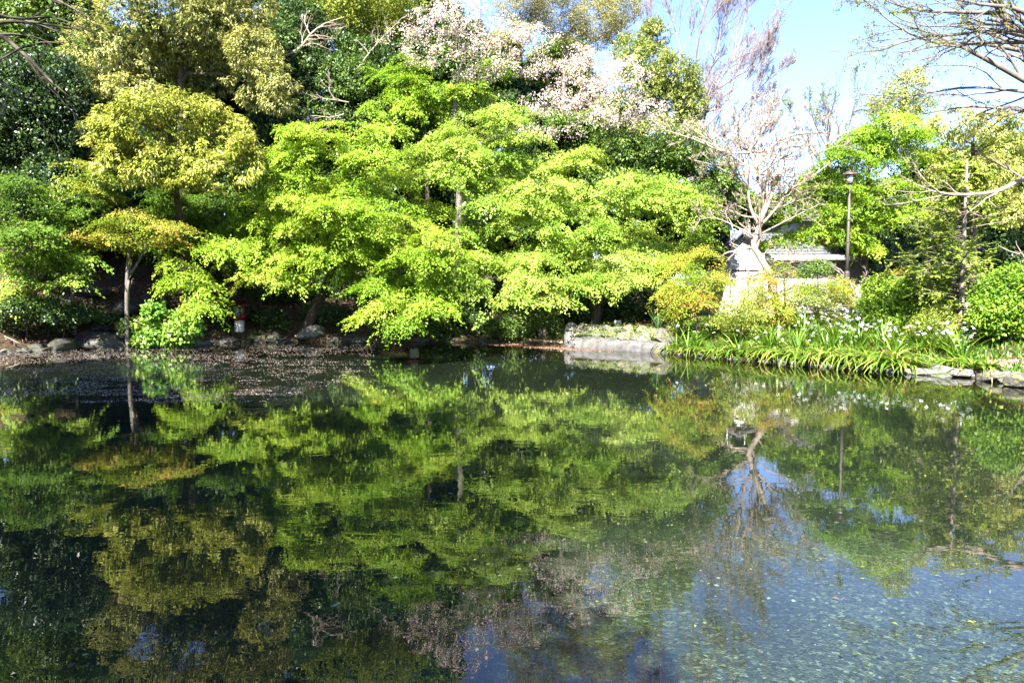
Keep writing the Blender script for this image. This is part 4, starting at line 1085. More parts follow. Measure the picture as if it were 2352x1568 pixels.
# shore shrubs of the left and the centre
shrub("hydrangea_bush", "bright broad leaved bush hanging over the water beside the stone marker", 385, 24.0, [(385, 738, 42, 22), (362, 770, 46, 16), (418, 762, 36, 18), (338, 778, 24, 10), (352, 712, 18, 16), (430, 735, 30, 16), (400, 785, 40, 8), (318, 786, 10, 6), (300, 745, 26, 10)], 'blob', 'hydrangea', .115, 1.15, (.5, .2, .22), aspect=.75)
shrub("azalea_bush", "light and dark leaved bush beside the wooden weir posts", 1200, 26.6, [(1200, 732, 66, 32), (1180, 762, 46, 18), (1262, 742, 36, 24), (1140, 755, 36, 18), (1220, 772, 40, 10), (1280, 765, 24, 14)], 'blob', 'mid', .075, 1.3, (.45, .25, .22))
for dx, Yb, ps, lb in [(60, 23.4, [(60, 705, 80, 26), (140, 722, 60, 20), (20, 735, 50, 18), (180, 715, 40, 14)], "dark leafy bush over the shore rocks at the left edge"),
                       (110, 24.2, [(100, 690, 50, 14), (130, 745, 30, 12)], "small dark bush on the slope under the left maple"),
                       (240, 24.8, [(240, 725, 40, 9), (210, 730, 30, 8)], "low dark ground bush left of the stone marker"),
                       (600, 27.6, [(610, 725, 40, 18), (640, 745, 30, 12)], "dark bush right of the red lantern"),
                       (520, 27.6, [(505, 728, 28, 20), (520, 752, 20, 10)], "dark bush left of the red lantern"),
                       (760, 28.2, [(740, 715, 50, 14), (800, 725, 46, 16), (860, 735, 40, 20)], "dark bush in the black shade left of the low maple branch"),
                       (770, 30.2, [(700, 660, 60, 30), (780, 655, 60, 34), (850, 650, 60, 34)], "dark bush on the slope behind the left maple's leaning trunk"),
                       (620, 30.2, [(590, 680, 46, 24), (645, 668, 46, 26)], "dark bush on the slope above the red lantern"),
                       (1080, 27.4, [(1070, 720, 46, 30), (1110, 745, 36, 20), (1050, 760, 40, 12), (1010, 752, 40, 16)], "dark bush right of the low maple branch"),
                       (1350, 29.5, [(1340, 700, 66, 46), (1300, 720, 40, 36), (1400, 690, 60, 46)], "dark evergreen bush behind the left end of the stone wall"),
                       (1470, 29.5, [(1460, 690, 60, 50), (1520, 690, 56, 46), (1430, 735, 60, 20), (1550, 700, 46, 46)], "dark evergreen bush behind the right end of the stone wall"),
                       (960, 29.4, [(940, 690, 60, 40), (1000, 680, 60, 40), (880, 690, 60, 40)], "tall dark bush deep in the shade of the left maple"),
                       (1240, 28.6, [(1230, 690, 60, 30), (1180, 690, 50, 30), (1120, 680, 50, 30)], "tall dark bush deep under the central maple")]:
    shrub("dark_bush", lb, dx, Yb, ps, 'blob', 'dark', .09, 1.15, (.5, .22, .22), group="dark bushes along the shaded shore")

# ------------------------------------------------------------------ overhanging twigs top left and the trees behind the photographer
ob = np.array([-11.2, 8.6, gz(-11.2, 8.6)])
def o_(x, y, Yy): return at(x, y, Yy)
bare("overhanging_tree", "near tree at the top left corner with dark twigs hanging into the picture", 'bark', ob,
     [([ob, ob + np.array([.3, 0, 3.0]), ob + np.array([.8, .2, 5.6])], .22, .14),
      ([ob + np.array([.6, .1, 4.6]), o_(-160, 120, 9.2), o_(-40, 60, 9.4), o_(60, 50, 9.5), o_(190, 70, 9.5)], .06, .006),
      ([ob + np.array([.6, .1, 4.2]), o_(-160, 20, 9.2), o_(-40, 60, 9.2), o_(40, 110, 9.2), o_(120, 190, 9.2), o_(170, 230, 9.2)], .05, .005),
      ([ob + np.array([.7, .1, 5.0]), o_(-100, -60, 9.8), o_(40, -30, 9.8), o_(130, 0, 9.8), o_(220, 50, 9.8)], .05, .005),
      ([ob + np.array([.6, .1, 4.0]), o_(-160, 170, 8.8), o_(-60, 170, 8.8), o_(0, 190, 8.8), o_(80, 240, 8.8)], .045, .005)],
     [(5, .22, .7, (.2, 0, -.1), 6, .16, -.02, 4, .003), (4, .5, .7, (.1, 0, -.3), 5, .18, -.03, 3, .0022)],
     leaf=('mid', 4.0, .075, .35, "crown"))
shade = [(-8.0, -4.0, 17, 4.7), (-15, -5.5, 19, 5.0), (-14.0, 1.5, 15, 4.0), (-22, 0.0, 17, 5.0), (-6.0, -3.6, 11.5, 3.3)]
for i, (sx, sy, h, rr) in enumerate(shade):
    b = np.array([sx, sy, gz(sx, sy)])
    root = thing("shade_tree", ["tall tree behind the photographer nearest the pond's left end", "tallest tree behind the photographer set back from the water", "tall tree on the near left bank beside the pond", "tall tree far along the near left bank", "shorter tree just behind the photographer's left shoulder"][i], "tree", tuple(b), 0, "trees on the near left bank")
    ps_c = []
    for _ in range(46):
        o = in_ball(1)[0]
        c = b + np.array([o[0] * rr, o[1] * rr, h * .58 + o[2] * h * .40])
        ps_c.append(c)
    P_, T_, N_, L_, W_ = [], [], [], [], []
    for c in ps_c:
        m = 700
        s = in_ball(m, .3)
        P_.append(c + s * np.array([1.7, 1.7, 1.2])); N_.append(norm(s + np.array([0, 0, .6]) + rng.normal(0, .4, (m, 3)))); T_.append(norm(rng.normal(size=(m, 3))))
        L_.append(.24 * rng.uniform(.7, 1.3, m)); W_.append(.14 * rng.uniform(.7, 1.3, m))
    P_, T_, N_, L_, W_ = [np.concatenate(z) for z in (P_, T_, N_, L_, W_)]
    V, q = leaf_quads(P_, T_, N_, L_, W_)
    put(mesh_np("crown", V, q, None, [M['mid']], attr=rng.uniform(0, 1, len(P_))), root, b)
    Wd = Wood()
    skeleton(Wd, [b, b + np.array([.2, .1, h * .3]), b + np.array([0, .2, h * .55])], .3, .12, [(c, c[None]) for c in ps_c], 0, 1)
    put(Wd.build("trunk", M['bark'], None), root, b)

# ------------------------------------------------------------------ rocks
def rock_mesh(name, seed, s, mat, flat=.35):
    import bmesh
    bm = bmesh.new()
    bmesh.ops.create_icosphere(bm, subdivisions=4, radius=1.0)
    off = Vector((seed * 7.13, seed * 3.7, seed * 1.9))
    planes = []
    r_ = random.Random(seed)
    for _ in range(11):
        planes.append((Vector((r_.gauss(0, 1), r_.gauss(0, 1), r_.gauss(0, .8))).normalized(), r_.uniform(.62, .9)))
    for v in bm.verts:
        p = v.co.copy()
        for nrm, dd in planes:
            e = p.dot(nrm) - dd
            if e > 0: p -= nrm * e * .9
        f = 1 + .16 * mnoise.noise(p * 1.6 + off) + .07 * mnoise.noise(p * 4.3 + off) + .03 * mnoise.noise(p * 11 + off)
        p *= f
        if p.z < -flat: p.z = -flat + (p.z + flat) * .25
        v.co = Vector((p.x * s[0], p.y * s[1], p.z * s[2]))
    me = bpy.data.meshes.new(name)
    bm.to_mesh(me); bm.free()
    for p in me.polygons: p.use_smooth = True
    me.materials.append(mat)
    return me


ROCKS = {k: [rock_mesh("rock", 20 + 7 * i + j, (1, .85, .7), M[mn]) for j in range(5)] for i, (k, mn) in enumerate([('dark', 'stone_dark'), ('grey', 'stone'), ('pale', 'stone_pale')])}


def rock(x, y, s, kind, label, group, z=None, sz=None):
    o = link("rock", random.choice(ROCKS[kind]))
    o.location = (x, y, (gz(x, y) if z is None else z) + .12 * s)
    o.rotation_euler = (random.uniform(-.15, .15), random.uniform(-.15, .15), random.uniform(0, 6.28))
    k = sz or (random.uniform(.85, 1.2), random.uniform(.8, 1.1), random.uniform(.65, 1.0))
    o.scale = (s * k[0], s * k[1], s * k[2])
    return tag(o, label, "rock", group)


# dark rocks edging the shaded shore
sd_pts = np.array(shore)
for i in range(34):
    t = i / 33
    dx = 10 + t * 1130
    j = max(k for k in range(len(shore_d)) if shore_d[k][0] <= max(dx, 0))
    f = (dx - shore_d[j][0]) / (shore_d[j + 1][0] - shore_d[j][0])
    p = sd_pts[j] * (1 - f) + sd_pts[j + 1] * f
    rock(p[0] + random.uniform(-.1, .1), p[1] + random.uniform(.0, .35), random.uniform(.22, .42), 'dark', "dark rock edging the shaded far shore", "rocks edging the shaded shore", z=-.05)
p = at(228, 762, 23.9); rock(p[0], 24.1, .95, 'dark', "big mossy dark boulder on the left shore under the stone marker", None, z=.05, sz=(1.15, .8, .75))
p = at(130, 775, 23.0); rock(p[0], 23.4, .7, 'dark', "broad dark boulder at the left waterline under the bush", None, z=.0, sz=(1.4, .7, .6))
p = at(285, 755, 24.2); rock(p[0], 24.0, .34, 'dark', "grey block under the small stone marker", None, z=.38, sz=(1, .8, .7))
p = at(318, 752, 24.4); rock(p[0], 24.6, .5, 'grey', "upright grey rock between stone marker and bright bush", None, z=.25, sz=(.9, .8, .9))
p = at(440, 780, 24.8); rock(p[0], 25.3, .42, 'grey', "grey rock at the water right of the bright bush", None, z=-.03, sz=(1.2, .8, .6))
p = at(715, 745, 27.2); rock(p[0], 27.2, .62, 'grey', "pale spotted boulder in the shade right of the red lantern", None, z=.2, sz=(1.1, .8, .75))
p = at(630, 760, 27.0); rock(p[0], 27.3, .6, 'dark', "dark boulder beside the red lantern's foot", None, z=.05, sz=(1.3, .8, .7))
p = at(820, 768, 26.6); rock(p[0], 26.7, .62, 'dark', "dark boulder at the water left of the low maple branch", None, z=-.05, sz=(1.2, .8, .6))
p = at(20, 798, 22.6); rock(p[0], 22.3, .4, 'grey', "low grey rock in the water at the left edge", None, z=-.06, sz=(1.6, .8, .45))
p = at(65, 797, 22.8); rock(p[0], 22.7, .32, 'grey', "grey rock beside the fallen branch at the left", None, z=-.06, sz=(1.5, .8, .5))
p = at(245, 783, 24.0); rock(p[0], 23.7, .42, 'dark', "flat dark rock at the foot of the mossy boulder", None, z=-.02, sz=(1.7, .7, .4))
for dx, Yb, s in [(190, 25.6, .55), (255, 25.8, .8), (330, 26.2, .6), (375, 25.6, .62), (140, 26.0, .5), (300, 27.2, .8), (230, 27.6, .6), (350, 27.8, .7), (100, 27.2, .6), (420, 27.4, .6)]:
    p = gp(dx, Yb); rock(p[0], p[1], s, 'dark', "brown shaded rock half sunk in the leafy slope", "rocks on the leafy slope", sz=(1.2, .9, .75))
# pale rocks on the low wall and the right bank
for i, dx in enumerate([1330, 1352, 1378, 1402, 1428, 1452, 1478, 1502, 1525]):
    p = on_plane(dx, 797 + (dx - 1297) * .055)
    rock(p[0], p[1] + .45 + random.uniform(-.08, .2), random.uniform(.24, .44), random.choice(['pale', 'pale', 'grey']), "pale lichened rock heaped on the low stone wall", "rocks heaped on the low wall", z=.28 + random.uniform(0, .12))
for i, dx in enumerate([1318, 1345, 1372, 1398, 1425, 1455, 1485, 1510]):
    p = on_plane(dx, 797 + (dx - 1297) * .055)
    rock(p[0], p[1] + .85 + random.uniform(-.1, .2), random.uniform(.26, .36), 'pale' if i else 'grey', "pale lichened rock heaped on the low stone wall", "rocks heaped on the low wall", z=.5 + random.uniform(0, .1))
for dx, dy, s, k, lb in [(2165, 845, .42, 'grey', "flat grey bank rock left of the dark crevice at the right"), (2250, 848, .40, 'pale', "rounded pale bank rock beside the pink phlox"), (2210, 825, .34, 'pale', "white bank rock under the iris by the conifer"),
                         (2330, 862, .45, 'grey', "grey bank rock under the pink phlox at the right edge"), (2390, 870, .5, 'grey', "grey bank rock beyond the pink phlox"), (2125, 845, .28, 'grey', "small grey bank rock at the end of the iris bed"), (2290, 838, .34, 'pale', "pale mossy bank rock behind the pink phlox")]:
    p = on_plane(dx, dy + 16); rock(p[0], p[1] + .12, s, k, lb, None, z=.0 if dy > 840 else .2, sz=(1.35, .85, .62))
for dx, dy, s in [(2070, 852, .3), (2100, 856, .26), (2185, 862, .3), (2290, 876, .34), (2225, 868, .3), (2360, 890, .4), (2140, 838, .3), (2260, 842, .3)]:
    p = on_plane(dx, dy); rock(p[0], p[1] + random.uniform(.1, .3), s, random.choice(['grey', 'pale']), "grey rock in the stone edge right of the iris fringe", "stone edge of the right bank", z=.02, sz=(1.3, .9, .7))
for i in range(16):
    dx = 1540 + i * 37
    j = max(k for k in range(len(shore_d)) if shore_d[k][0] <= dx)
    f = (dx - shore_d[j][0]) / (shore_d[j + 1][0] - shore_d[j][0])
    p = sd_pts[j] * (1 - f) + sd_pts[j + 1] * f
    rock(p[0], p[1] + .12, random.uniform(.16, .26), 'grey', "small grey edging rock under the iris leaves", "edging rocks under the iris", z=-.04)

# ------------------------------------------------------------------ the low wall, weir, posts
w0, w1 = on_plane(1297, 798), on_plane(1525, 811)
wd = norm((w1 - w0)); wn_ = np.array([-wd[1], wd[0], 0])
if wn_[1] < 0: wn_ = -wn_
root = thing("stone_wall", "low grey concrete and stone wall at the water's edge below the central maple", "wall", tuple(w0))
mb = MB()
N_ = 40
rings = []
for i in range(N_):
    s = i / (N_ - 1)
    p = w0 + (w1 - w0) * s
    hh = .27 + .03 * mnoise.noise(Vector((s * 9, 1, 0)))
    fr = .04 * mnoise.noise(Vector((s * 14, 5, 0))) + .03 * mnoise.noise(Vector((s * 40, 2, 0)))
    a = p + wn_ * (fr - .02)
    rings.append([a + np.array([0, 0, -.5]), a + np.array([0, 0, hh * .5]) - wn_ * .02, a + np.array([0, 0, hh - .03]), a + wn_ * .05 + np.array([0, 0, hh]), a + wn_ * .9 + np.array([0, 0, hh + .22]), a + wn_ * 1.2 + np.array([0, 0, -.5])])
mb.rings(rings)
put(mb.build("wall_face", M['concrete']), root, w0)
mb = MB()
c = w0 + wd * .12 + wn_ * .22
mb.box((c[0], c[1], .12), (.26, .5, .82), math.atan2(wd[1], wd[0]), .96)
put(mb.build("end_block", M['concrete']), root, w0)
a, b = on_plane(1200, 789), on_plane(1294, 797)
c = .5 * (a + b)
mb = MB(); mb.box((0, 0, .05), (np.linalg.norm(b - a), .10, .24), 0)
o = mb.build("weir_plank", M['plank']); o.location = (c[0], c[1] + .3, 0); o.rotation_euler = (0, 0, math.atan2(b[1] - a[1], b[0] - a[0]))
tag(o, "long pale wooden plank closing the water channel left of the stone wall", "plank")
for dx, hgt, lb in [(1241, .62, "darker left wooden post standing by the weir plank"), (1251, .58, "paler right wooden post standing by the weir plank")]:
    p = on_plane(dx, 791)
    mb = MB(); mb.box((0, 0, hgt / 2 - .15), (.13, .10, hgt + .3), 0, .97)
    mb.box((0, -.052, hgt * .45), (.10, .02, hgt * .7))
    o = mb.build("weir_post", M['wood'] if dx == 1251 else M['darkwood']); o.location = (p[0], p[1] + .15, 0)
    tag(o, lb, "post", "weir posts")

# ------------------------------------------------------------------ lanterns
def lantern(loc, label, rz=0.0, s=1.08):
    root = thing("garden_lantern", label, "lantern", tuple(loc), rz, "red roofed garden lanterns")
    root.scale = (s, s, s)
    mb = MB(); mb.lathe([(.165, -.15), (.165, .0), (.162, .33), (.15, .345)], k=20); mb.build("pedestal", M['white_paint'], root, smooth=True)
    mb = MB()
    ring = []
    for x in np.linspace(-.28, .28, 13):
        up = .07 * (abs(x) / .28) ** 2.5
        ring.append([(x, -.2, .345 + up), (x, .2, .345 + up), (x, .21, .46 + up * 1.1), (x, .18, .485 + up * 1.1), (x, -.18, .485 + up * 1.1), (x, -.21, .46 + up * 1.1)])
    mb.rings(ring); mb.build("tray", M['red'], root)
    mb = MB(); mb.box((0, 0, .65), (.27, .27, .33)); box = mb.build("lamp_box", M['paper'], root)
    mb = MB()
    for sx in (-1, 1):
        for sy in (-1, 1):
            mb.box((sx * .145, sy * .145, .65), (.03, .03, .35))
    for side in range(4):
        a = side * math.pi / 2
        for u in np.linspace(-.09, .09, 4):
            p = np.array([u, -.141]); ca, sa = math.cos(a), math.sin(a)
            mb.box((p[0] * ca - p[1] * sa, p[0] * sa + p[1] * ca, .65), (.011, .011, .325), a)
        for z in np.linspace(.55, .77, 5):
            p = np.array([0, -.1435]); ca, sa = math.cos(a), math.sin(a)
            mb.box((p[0] * ca - p[1] * sa, p[0] * sa + p[1] * ca, z), (.26, .011, .011), a)
    mb.build("lattice", M['lattice'], root)
    mb = MB()
    for sx in (-1, 1):
        pts = [(0, -.27, .985), (sx * .17, -.27, .90), (sx * .33, -.27, .835), (sx * .335, -.27, .80), (sx * .17, -.27, .862), (0, -.27, .945)]
        if sx < 0: pts = pts[::-1]
        mb.prism(pts, (0, .54, 0))
    rf = mb.build("roof", M['red'], root)
    mb = MB(); mb.box((0, 0, .995), (.07, .58, .045)); mb.build("ridge", M['red'], rf)
    mb = MB(); mb.prism([(-.14, -.12, .826), (.14, -.12, .826), (0, -.12, .93)], (0, .24, 0)); mb.build("gable", M['lattice'], root)
    return root


p = on_ground(550, 759); lantern(p, "red roofed lantern on a white pedestal standing between dark bushes on the far left shore", math.radians(-16))
p = on_ground(951, 762); lantern(p, "red roofed lantern hidden behind the low hanging maple branch", math.radians(8))
p = on_ground(-10, 718); lantern(p, "red roofed lantern cut off by the left picture edge on the slope", math.radians(-10))

# stone marker
p = at(285, 735, 24.2)
mb = MB(); mb.box((0, 0, .22), (.20, .16, .62), 0, .94); mb.box((0, 0, .545), (.18, .14, .03), 0, .7)
o = mb.build("stone_marker", M['concrete']); o.location = (p[0], 24.35, .47); o.rotation_euler = (.02, .03, .2)
tag(o, "small square grey stone marker standing at the foot of the forked trunk", "stone post")
# fallen branch at the left
root = thing("fallen_branch", "thin broken branch lying in the water at the left edge", "branch", tuple(at(60, 800, 21.6)))
Wf = Wood()
q0 = np.array([at(20, 778, 22.4), at(50, 790, 22.1), at(76, 803, 21.8), at(40, 815, 21.5)])
Wf.add(smooth_line([at(10, 772, 22.6), at(40, 786, 22.2), on_plane(76, 806)], 8), np.linspace(.018, .010, 8), 5)
Wf.add(smooth_line([on_plane(76, 806), on_plane(45, 815) + np.array([0, 0, .03]), on_plane(30, 818) + np.array([0, 0, .05])], 8), np.linspace(.010, .006, 8), 5)
Wf.add(smooth_line([on_plane(33, 808), at(33, 800, 22.0), at(32, 785, 22.0)], 8), np.linspace(.010, .006, 8), 5)
put(Wf.build("branch", M['bark_pale'], None), root, np.array(root.location))
st = on_plane(145, 800)
Wf = Wood(); Wf.add(smooth_line([st + np.array([0, 0, -.3]), st + np.array([-.04, 0, .25]), st + np.array([.06, 0, .5]), st + np.array([.02, 0, .75])], 8), np.linspace(.02, .012, 8), 5)
o = Wf.build("dead_stick", M['bark_grey'], None); tag(o, "thin crooked stick standing in the water before the broad boulder", "stick")

# ------------------------------------------------------------------ lamp post
lp = at(1942, 737, 24.0)
lz = gz(lp[0], 24.0)
root = thing("lamp_post", "tall brown lamp post with a copper coloured roof among the right bank shrubs", "lamp post", (lp[0], 24.0, lz))
H = 5.72 - lz
mb = MB(); mb.lathe([(.10, -.2), (.096, .05), (.086, 1.55), (.08, 1.60), (.062, 1.66)], k=16); sl_ = mb.build("pole_sleeve", M['pole'], root, smooth=True)
mb = MB()
for z in (.52, 1.0): mb.lathe([(.088, z), (.099, z + .01), (.099, z + .05), (.088, z + .06)], k=16)
mb.build("band", M['pole_up'], sl_)
mb = MB(); mb.lathe([(.06, 1.60), (.048, 2.6), (.038, H - .44)], k=14); mb.build("pole", M['pole_up'], root, smooth=True)
mb = MB()
for z in (2.55, 3.25): mb.lathe([(.04, z), (.058, z + .015), (.058, z + .06), (.04, z + .075)], k=14)
mb.build("collar", M['pole'], root, smooth=True)
def hh(r_, d_): return (r_ * .66, H - d_ * .66)
mb = MB(); mb.lathe([hh(.05, .68), hh(.10, .66), hh(.135, .635), hh(.14, .61)], k=6); mb.build("lamp_base", M['pole'], root)
mb = MB(); mb.lathe([hh(.135, .61), hh(.20, .26)], k=6); gl_ = mb.build("lamp_glass", M['frost'], root)
mb = MB()
for k_ in range(6):
    a = k_ * math.pi / 3
    (r0_, z0_), (r1_, z1_) = hh(.137, .61), hh(.203, .25)
    mb.tube([[r0_ * math.cos(a), r0_ * math.sin(a), z0_], [r1_ * math.cos(a), r1_ * math.sin(a), z1_]], .008, 5)
mb.lathe([hh(.205, .27), hh(.22, .262), hh(.22, .238), hh(.205, .23)], k=6)
mb.build("lamp_frame", M['pole'], gl_)
mb = MB(); mb.lathe([hh(.35, .235), hh(.365, .215), hh(.22, .14), hh(.07, .085), hh(.045, .07)], k=6); rf = mb.build("lamp_roof", M['copper'], root)
mb = MB(); mb.lathe([hh(.04, .075), hh(.055, .045), hh(.04, .01), hh(.012, -.02)], k=10); mb.build("finial", M['copper'], rf, smooth=True)

# white support post and stakes by the conifer
p = gp(2222, 18.9)
mb = MB(); mb.box((0, 0, .40), (.15, .12, 1.0), 0); mb.box((0, 0, .93), (.15, .12, .06), 0, .45)
o = mb.build("marker_post", M['white_paint']); o.location = tuple(p); o.rotation_euler = (0, 0, .2)
tag(o, "square white post standing against the slim conifer's trunk", "post")
for dx, hgt, lb in [(2238, 1.05, "thin left garden stake behind the white post"), (2254, .95, "thin right garden stake behind the white post")]:
    p = gp(dx, 19.4)
    mb = MB(); mb.tube([[0, 0, -.1], [.01, 0, hgt * .5], [0, 0, hgt]], .018, 7); o = mb.build("garden_stake", M['wood']); o.location = tuple(p)
    tag(o, lb, "stake", "garden stakes")
# small white notice by the dark bushes
p = at(1419, 742, 26.4)
root = thing("notice_sign", "little white notice on a short post in the dark behind the stone wall", "sign", (p[0], 26.4, gz(p[0], 26.4)))
zt = p[2] - gz(p[0], 26.4)
mb = MB(); mb.box((0, .03, zt / 2 - .05), (.05, .04, zt + .1)); mb.build("post", M['darkwood'], root)
mb = MB(); mb.box((0, 0, zt), (.24, .02, .20)); pn = mb.build("panel", M['signface'], root)
mb = MB(); mb.box((.02, -.0125, zt - .01), (.10, .005, .05)); mb.box((-.02, -.0125, zt + .03), (.04, .005, .03)); mb.build("picture_mark", M['signmark'], pn)

# ------------------------------------------------------------------ duck
dk = on_plane(1379, 800)
root = thing("duck", "small brown duck swimming to the right along the foot of the stone wall", "duck", (dk[0], dk[1] - .25, 0), 0)
mb = MB()
rings = []
prof = [(-.24, .085, .012, .008), (-.20, .075, .035, .02), (-.14, .06, .07, .05), (-.06, .05, .095, .075), (.02, .05, .10, .08), (.09, .06, .085, .07), (.13, .085, .06, .058), (.15, .125, .038, .042), (.158, .17, .030, .034), (.168, .20, .034, .036), (.19, .222, .036, .034), (.215, .222, .028, .026), (.23, .215, .016, .016)]
for x, z, ry_, rz_ in prof:
    a = np.arange(14) / 14 * 2 * math.pi
    rings.append(np.stack([np.full(14, x) - np.sin(a) * (.02 if .1 < x < .18 else 0), np.cos(a) * ry_, z + np.sin(a) * rz_], 1))
mb.rings(rings); bd = mb.build("body", M['feather'], root, smooth=True)
mb = MB()
mb.rings([np.stack([np.full(8, x), np.cos(np.arange(8) / 8 * 6.283) * a_, z + np.sin(np.arange(8) / 8 * 6.283) * b_], 1) for x, z, a_, b_ in [(.225, .214, .013, .012), (.25, .208, .013, .008), (.275, .203, .012, .005), (.285, .202, .007, .003)]])
mb.build("bill", M['bill'], bd, smooth=True)
mb = MB()
for s in (-1, 1):
    a = np.arange(10) / 10 * 6.283
    mb.rings([np.stack([.06 + np.cos(a) * .02 - i * .075, np.full(10, s * (.095 + .012 * math.sin(i))), .075 + np.sin(a) * (.045 - .008 * i)], 1) for i in range(4)])
mb.build("wing", M['feather'], bd, smooth=True)

# ------------------------------------------------------------------ houses
def house_wall(mb, x0, x1, y0, y1, z0, z1):
    mb.box(((x0 + x1) / 2, (y0 + y1) / 2, (z0 + z1) / 2), (x1 - x0, y1 - y0, z1 - z0))


HY = 32.0
def hx(dx): return (dx - CX) / FD * HY
def hz(dy): return at(1176, dy, HY)[2]
hb = np.array([hx(1680), HY, gz(hx(1680), HY) - .1])
root = thing("house", "white plastered house with grey tiled roof behind the right bank shrubs", "house", tuple(hb))
mb = MB(); house_wall(mb, hx(1735), hx(2010), HY, HY + 7, -.2, hz(592)); put(mb.build("main_wall", M['plaster']), root, hb)
mb = MB()
xl, xr = hx(1652), hx(1735) - .003
xm = .5 * (xl + xr)
mb.prism([(xl, HY - 1.0, -.2), (xr, HY - 1.0, -.2), (xr, HY - 1.0, hz(572)), (xm - .25, HY - 1.0, hz(546)), (xl, HY - 1.0, hz(580))], (0, 7, 0))
put(mb.build("gable_wall", M['plaster']), root, hb)
mb = MB()       # main roof: tiled slope with rows
nrow = 9
for i in range(nrow):
    z0_, z1_ = hz(592) + i * .14, hz(592) + (i + 1) * .14
    y0_ = HY - .7 + i * .42
    mb.prism([(hx(1722), y0_, z0_), (hx(1722), y0_ + .46, z1_), (hx(1722), y0_ + .46, z1_ + .05), (hx(1722), y0_, z0_ + .06)], (hx(2025) - hx(1722), 0, 0))
put(mb.build("roof", M['tile']), root, hb)
mb = MB(); mb.box(((hx(1722) + hx(2025)) / 2, HY - .72, hz(592) - .04), (hx(2025) - hx(1722), .05, .20)); put(mb.build("fascia", M['trim']), root, hb)
mb = MB()
for s, (xa, za, xb_, zb_) in enumerate([(xl - .25, hz(580) - .05, xm - .25, hz(546) + .06), (xm - .25, hz(546) + .06, xr + .25, hz(572) - .06)]):
    mb.prism([(xa, HY - 1.35, za), (xb_, HY - 1.35, zb_), (xb_, HY - 1.35, zb_ + .12), (xa, HY - 1.35, za + .12)], (0, 7.6, 0))
put(mb.build("gable_roof", M['tile']), root, hb)
mb = MB(); house_wall(mb, hx(1850), hx(1975), HY + 1.2, HY + 6, hz(592), hz(505)); ud = mb.build("upper_wall", M['plaster']); put(ud, root, hb)
mb = MB()
for i in range(6):
    z0_ = hz(505) + i * .12; y0_ = HY + .6 + i * .36
    mb.prism([(hx(1835), y0_, z0_), (hx(1835), y0_ + .4, z0_ + .12), (hx(1835), y0_ + .4, z0_ + .17), (hx(1835), y0_, z0_ + .06)], (hx(1992) - hx(1835), 0, 0))
put(mb.build("upper_roof", M['tile']), root, hb)
def window(x0, x1, z0, z1, y, nx_, nz_):
    mb = MB(); mb.box(((x0 + x1) / 2, y - .03, (z0 + z1) / 2), (x1 - x0, .05, z1 - z0)); w = mb.build("window", M['pane']); put(w, root, hb)
    m2 = MB(); t_ = .045
    for i in range(nx_ + 1):
        xx = x0 + (x1 - x0) * i / nx_; m2.box((xx, y - .06, (z0 + z1) / 2), (t_, .05, z1 - z0 + t_))
    for i in range(nz_ + 1):
        zz = z0 + (z1 - z0) * i / nz_; m2.box(((x0 + x1) / 2, y - .063, zz), (x1 - x0 + t_, .05, t_))
    m2.build("window_frame", M['darkwood'], w)
window(hx(1868), hx(1915), hz(560), hz(532), HY + 1.2, 3, 1)
window(hx(1762), hx(1782), hz(665), hz(640), HY, 2, 1)
window(hx(1905), hx(1960), hz(690), hz(640), HY, 4, 2)
mb = MB(); mb.box(((hx(1655) + hx(1733)) / 2, HY - 1.02, hz(622)), (hx(1733) - hx(1655), .04, .05)); put(mb.build("wall_batten", M['darkwood']), root, hb)
mb = MB(); mb.box((hx(1660), HY - 1.02, hz(600)), (.06, .05, 3.0)); mb.box((hx(1700), HY - 1.02, hz(600)), (.04, .03, 3.0)); put(mb.build("corner_board", M['trim']), root, hb)
mb = MB(); mb.box(((hx(1815) + hx(1960)) / 2, HY - .03, (hz(718) + hz(752)) / 2 - .2), (hx(1960) - hx(1815), .05, hz(718) - hz(752) + .4)); op = mb.build("opening_shade_panel", M['opening_shade']); put(op, root, hb)  # near black panel on the wall, painted as the shade inside an opening
mb = MB(); mb.box(((hx(1800) + hx(1970)) / 2, HY - .3, hz(715)), (hx(1970) - hx(1800), .6, .14)); put(mb.build("ledge", M['trim']), root, hb)

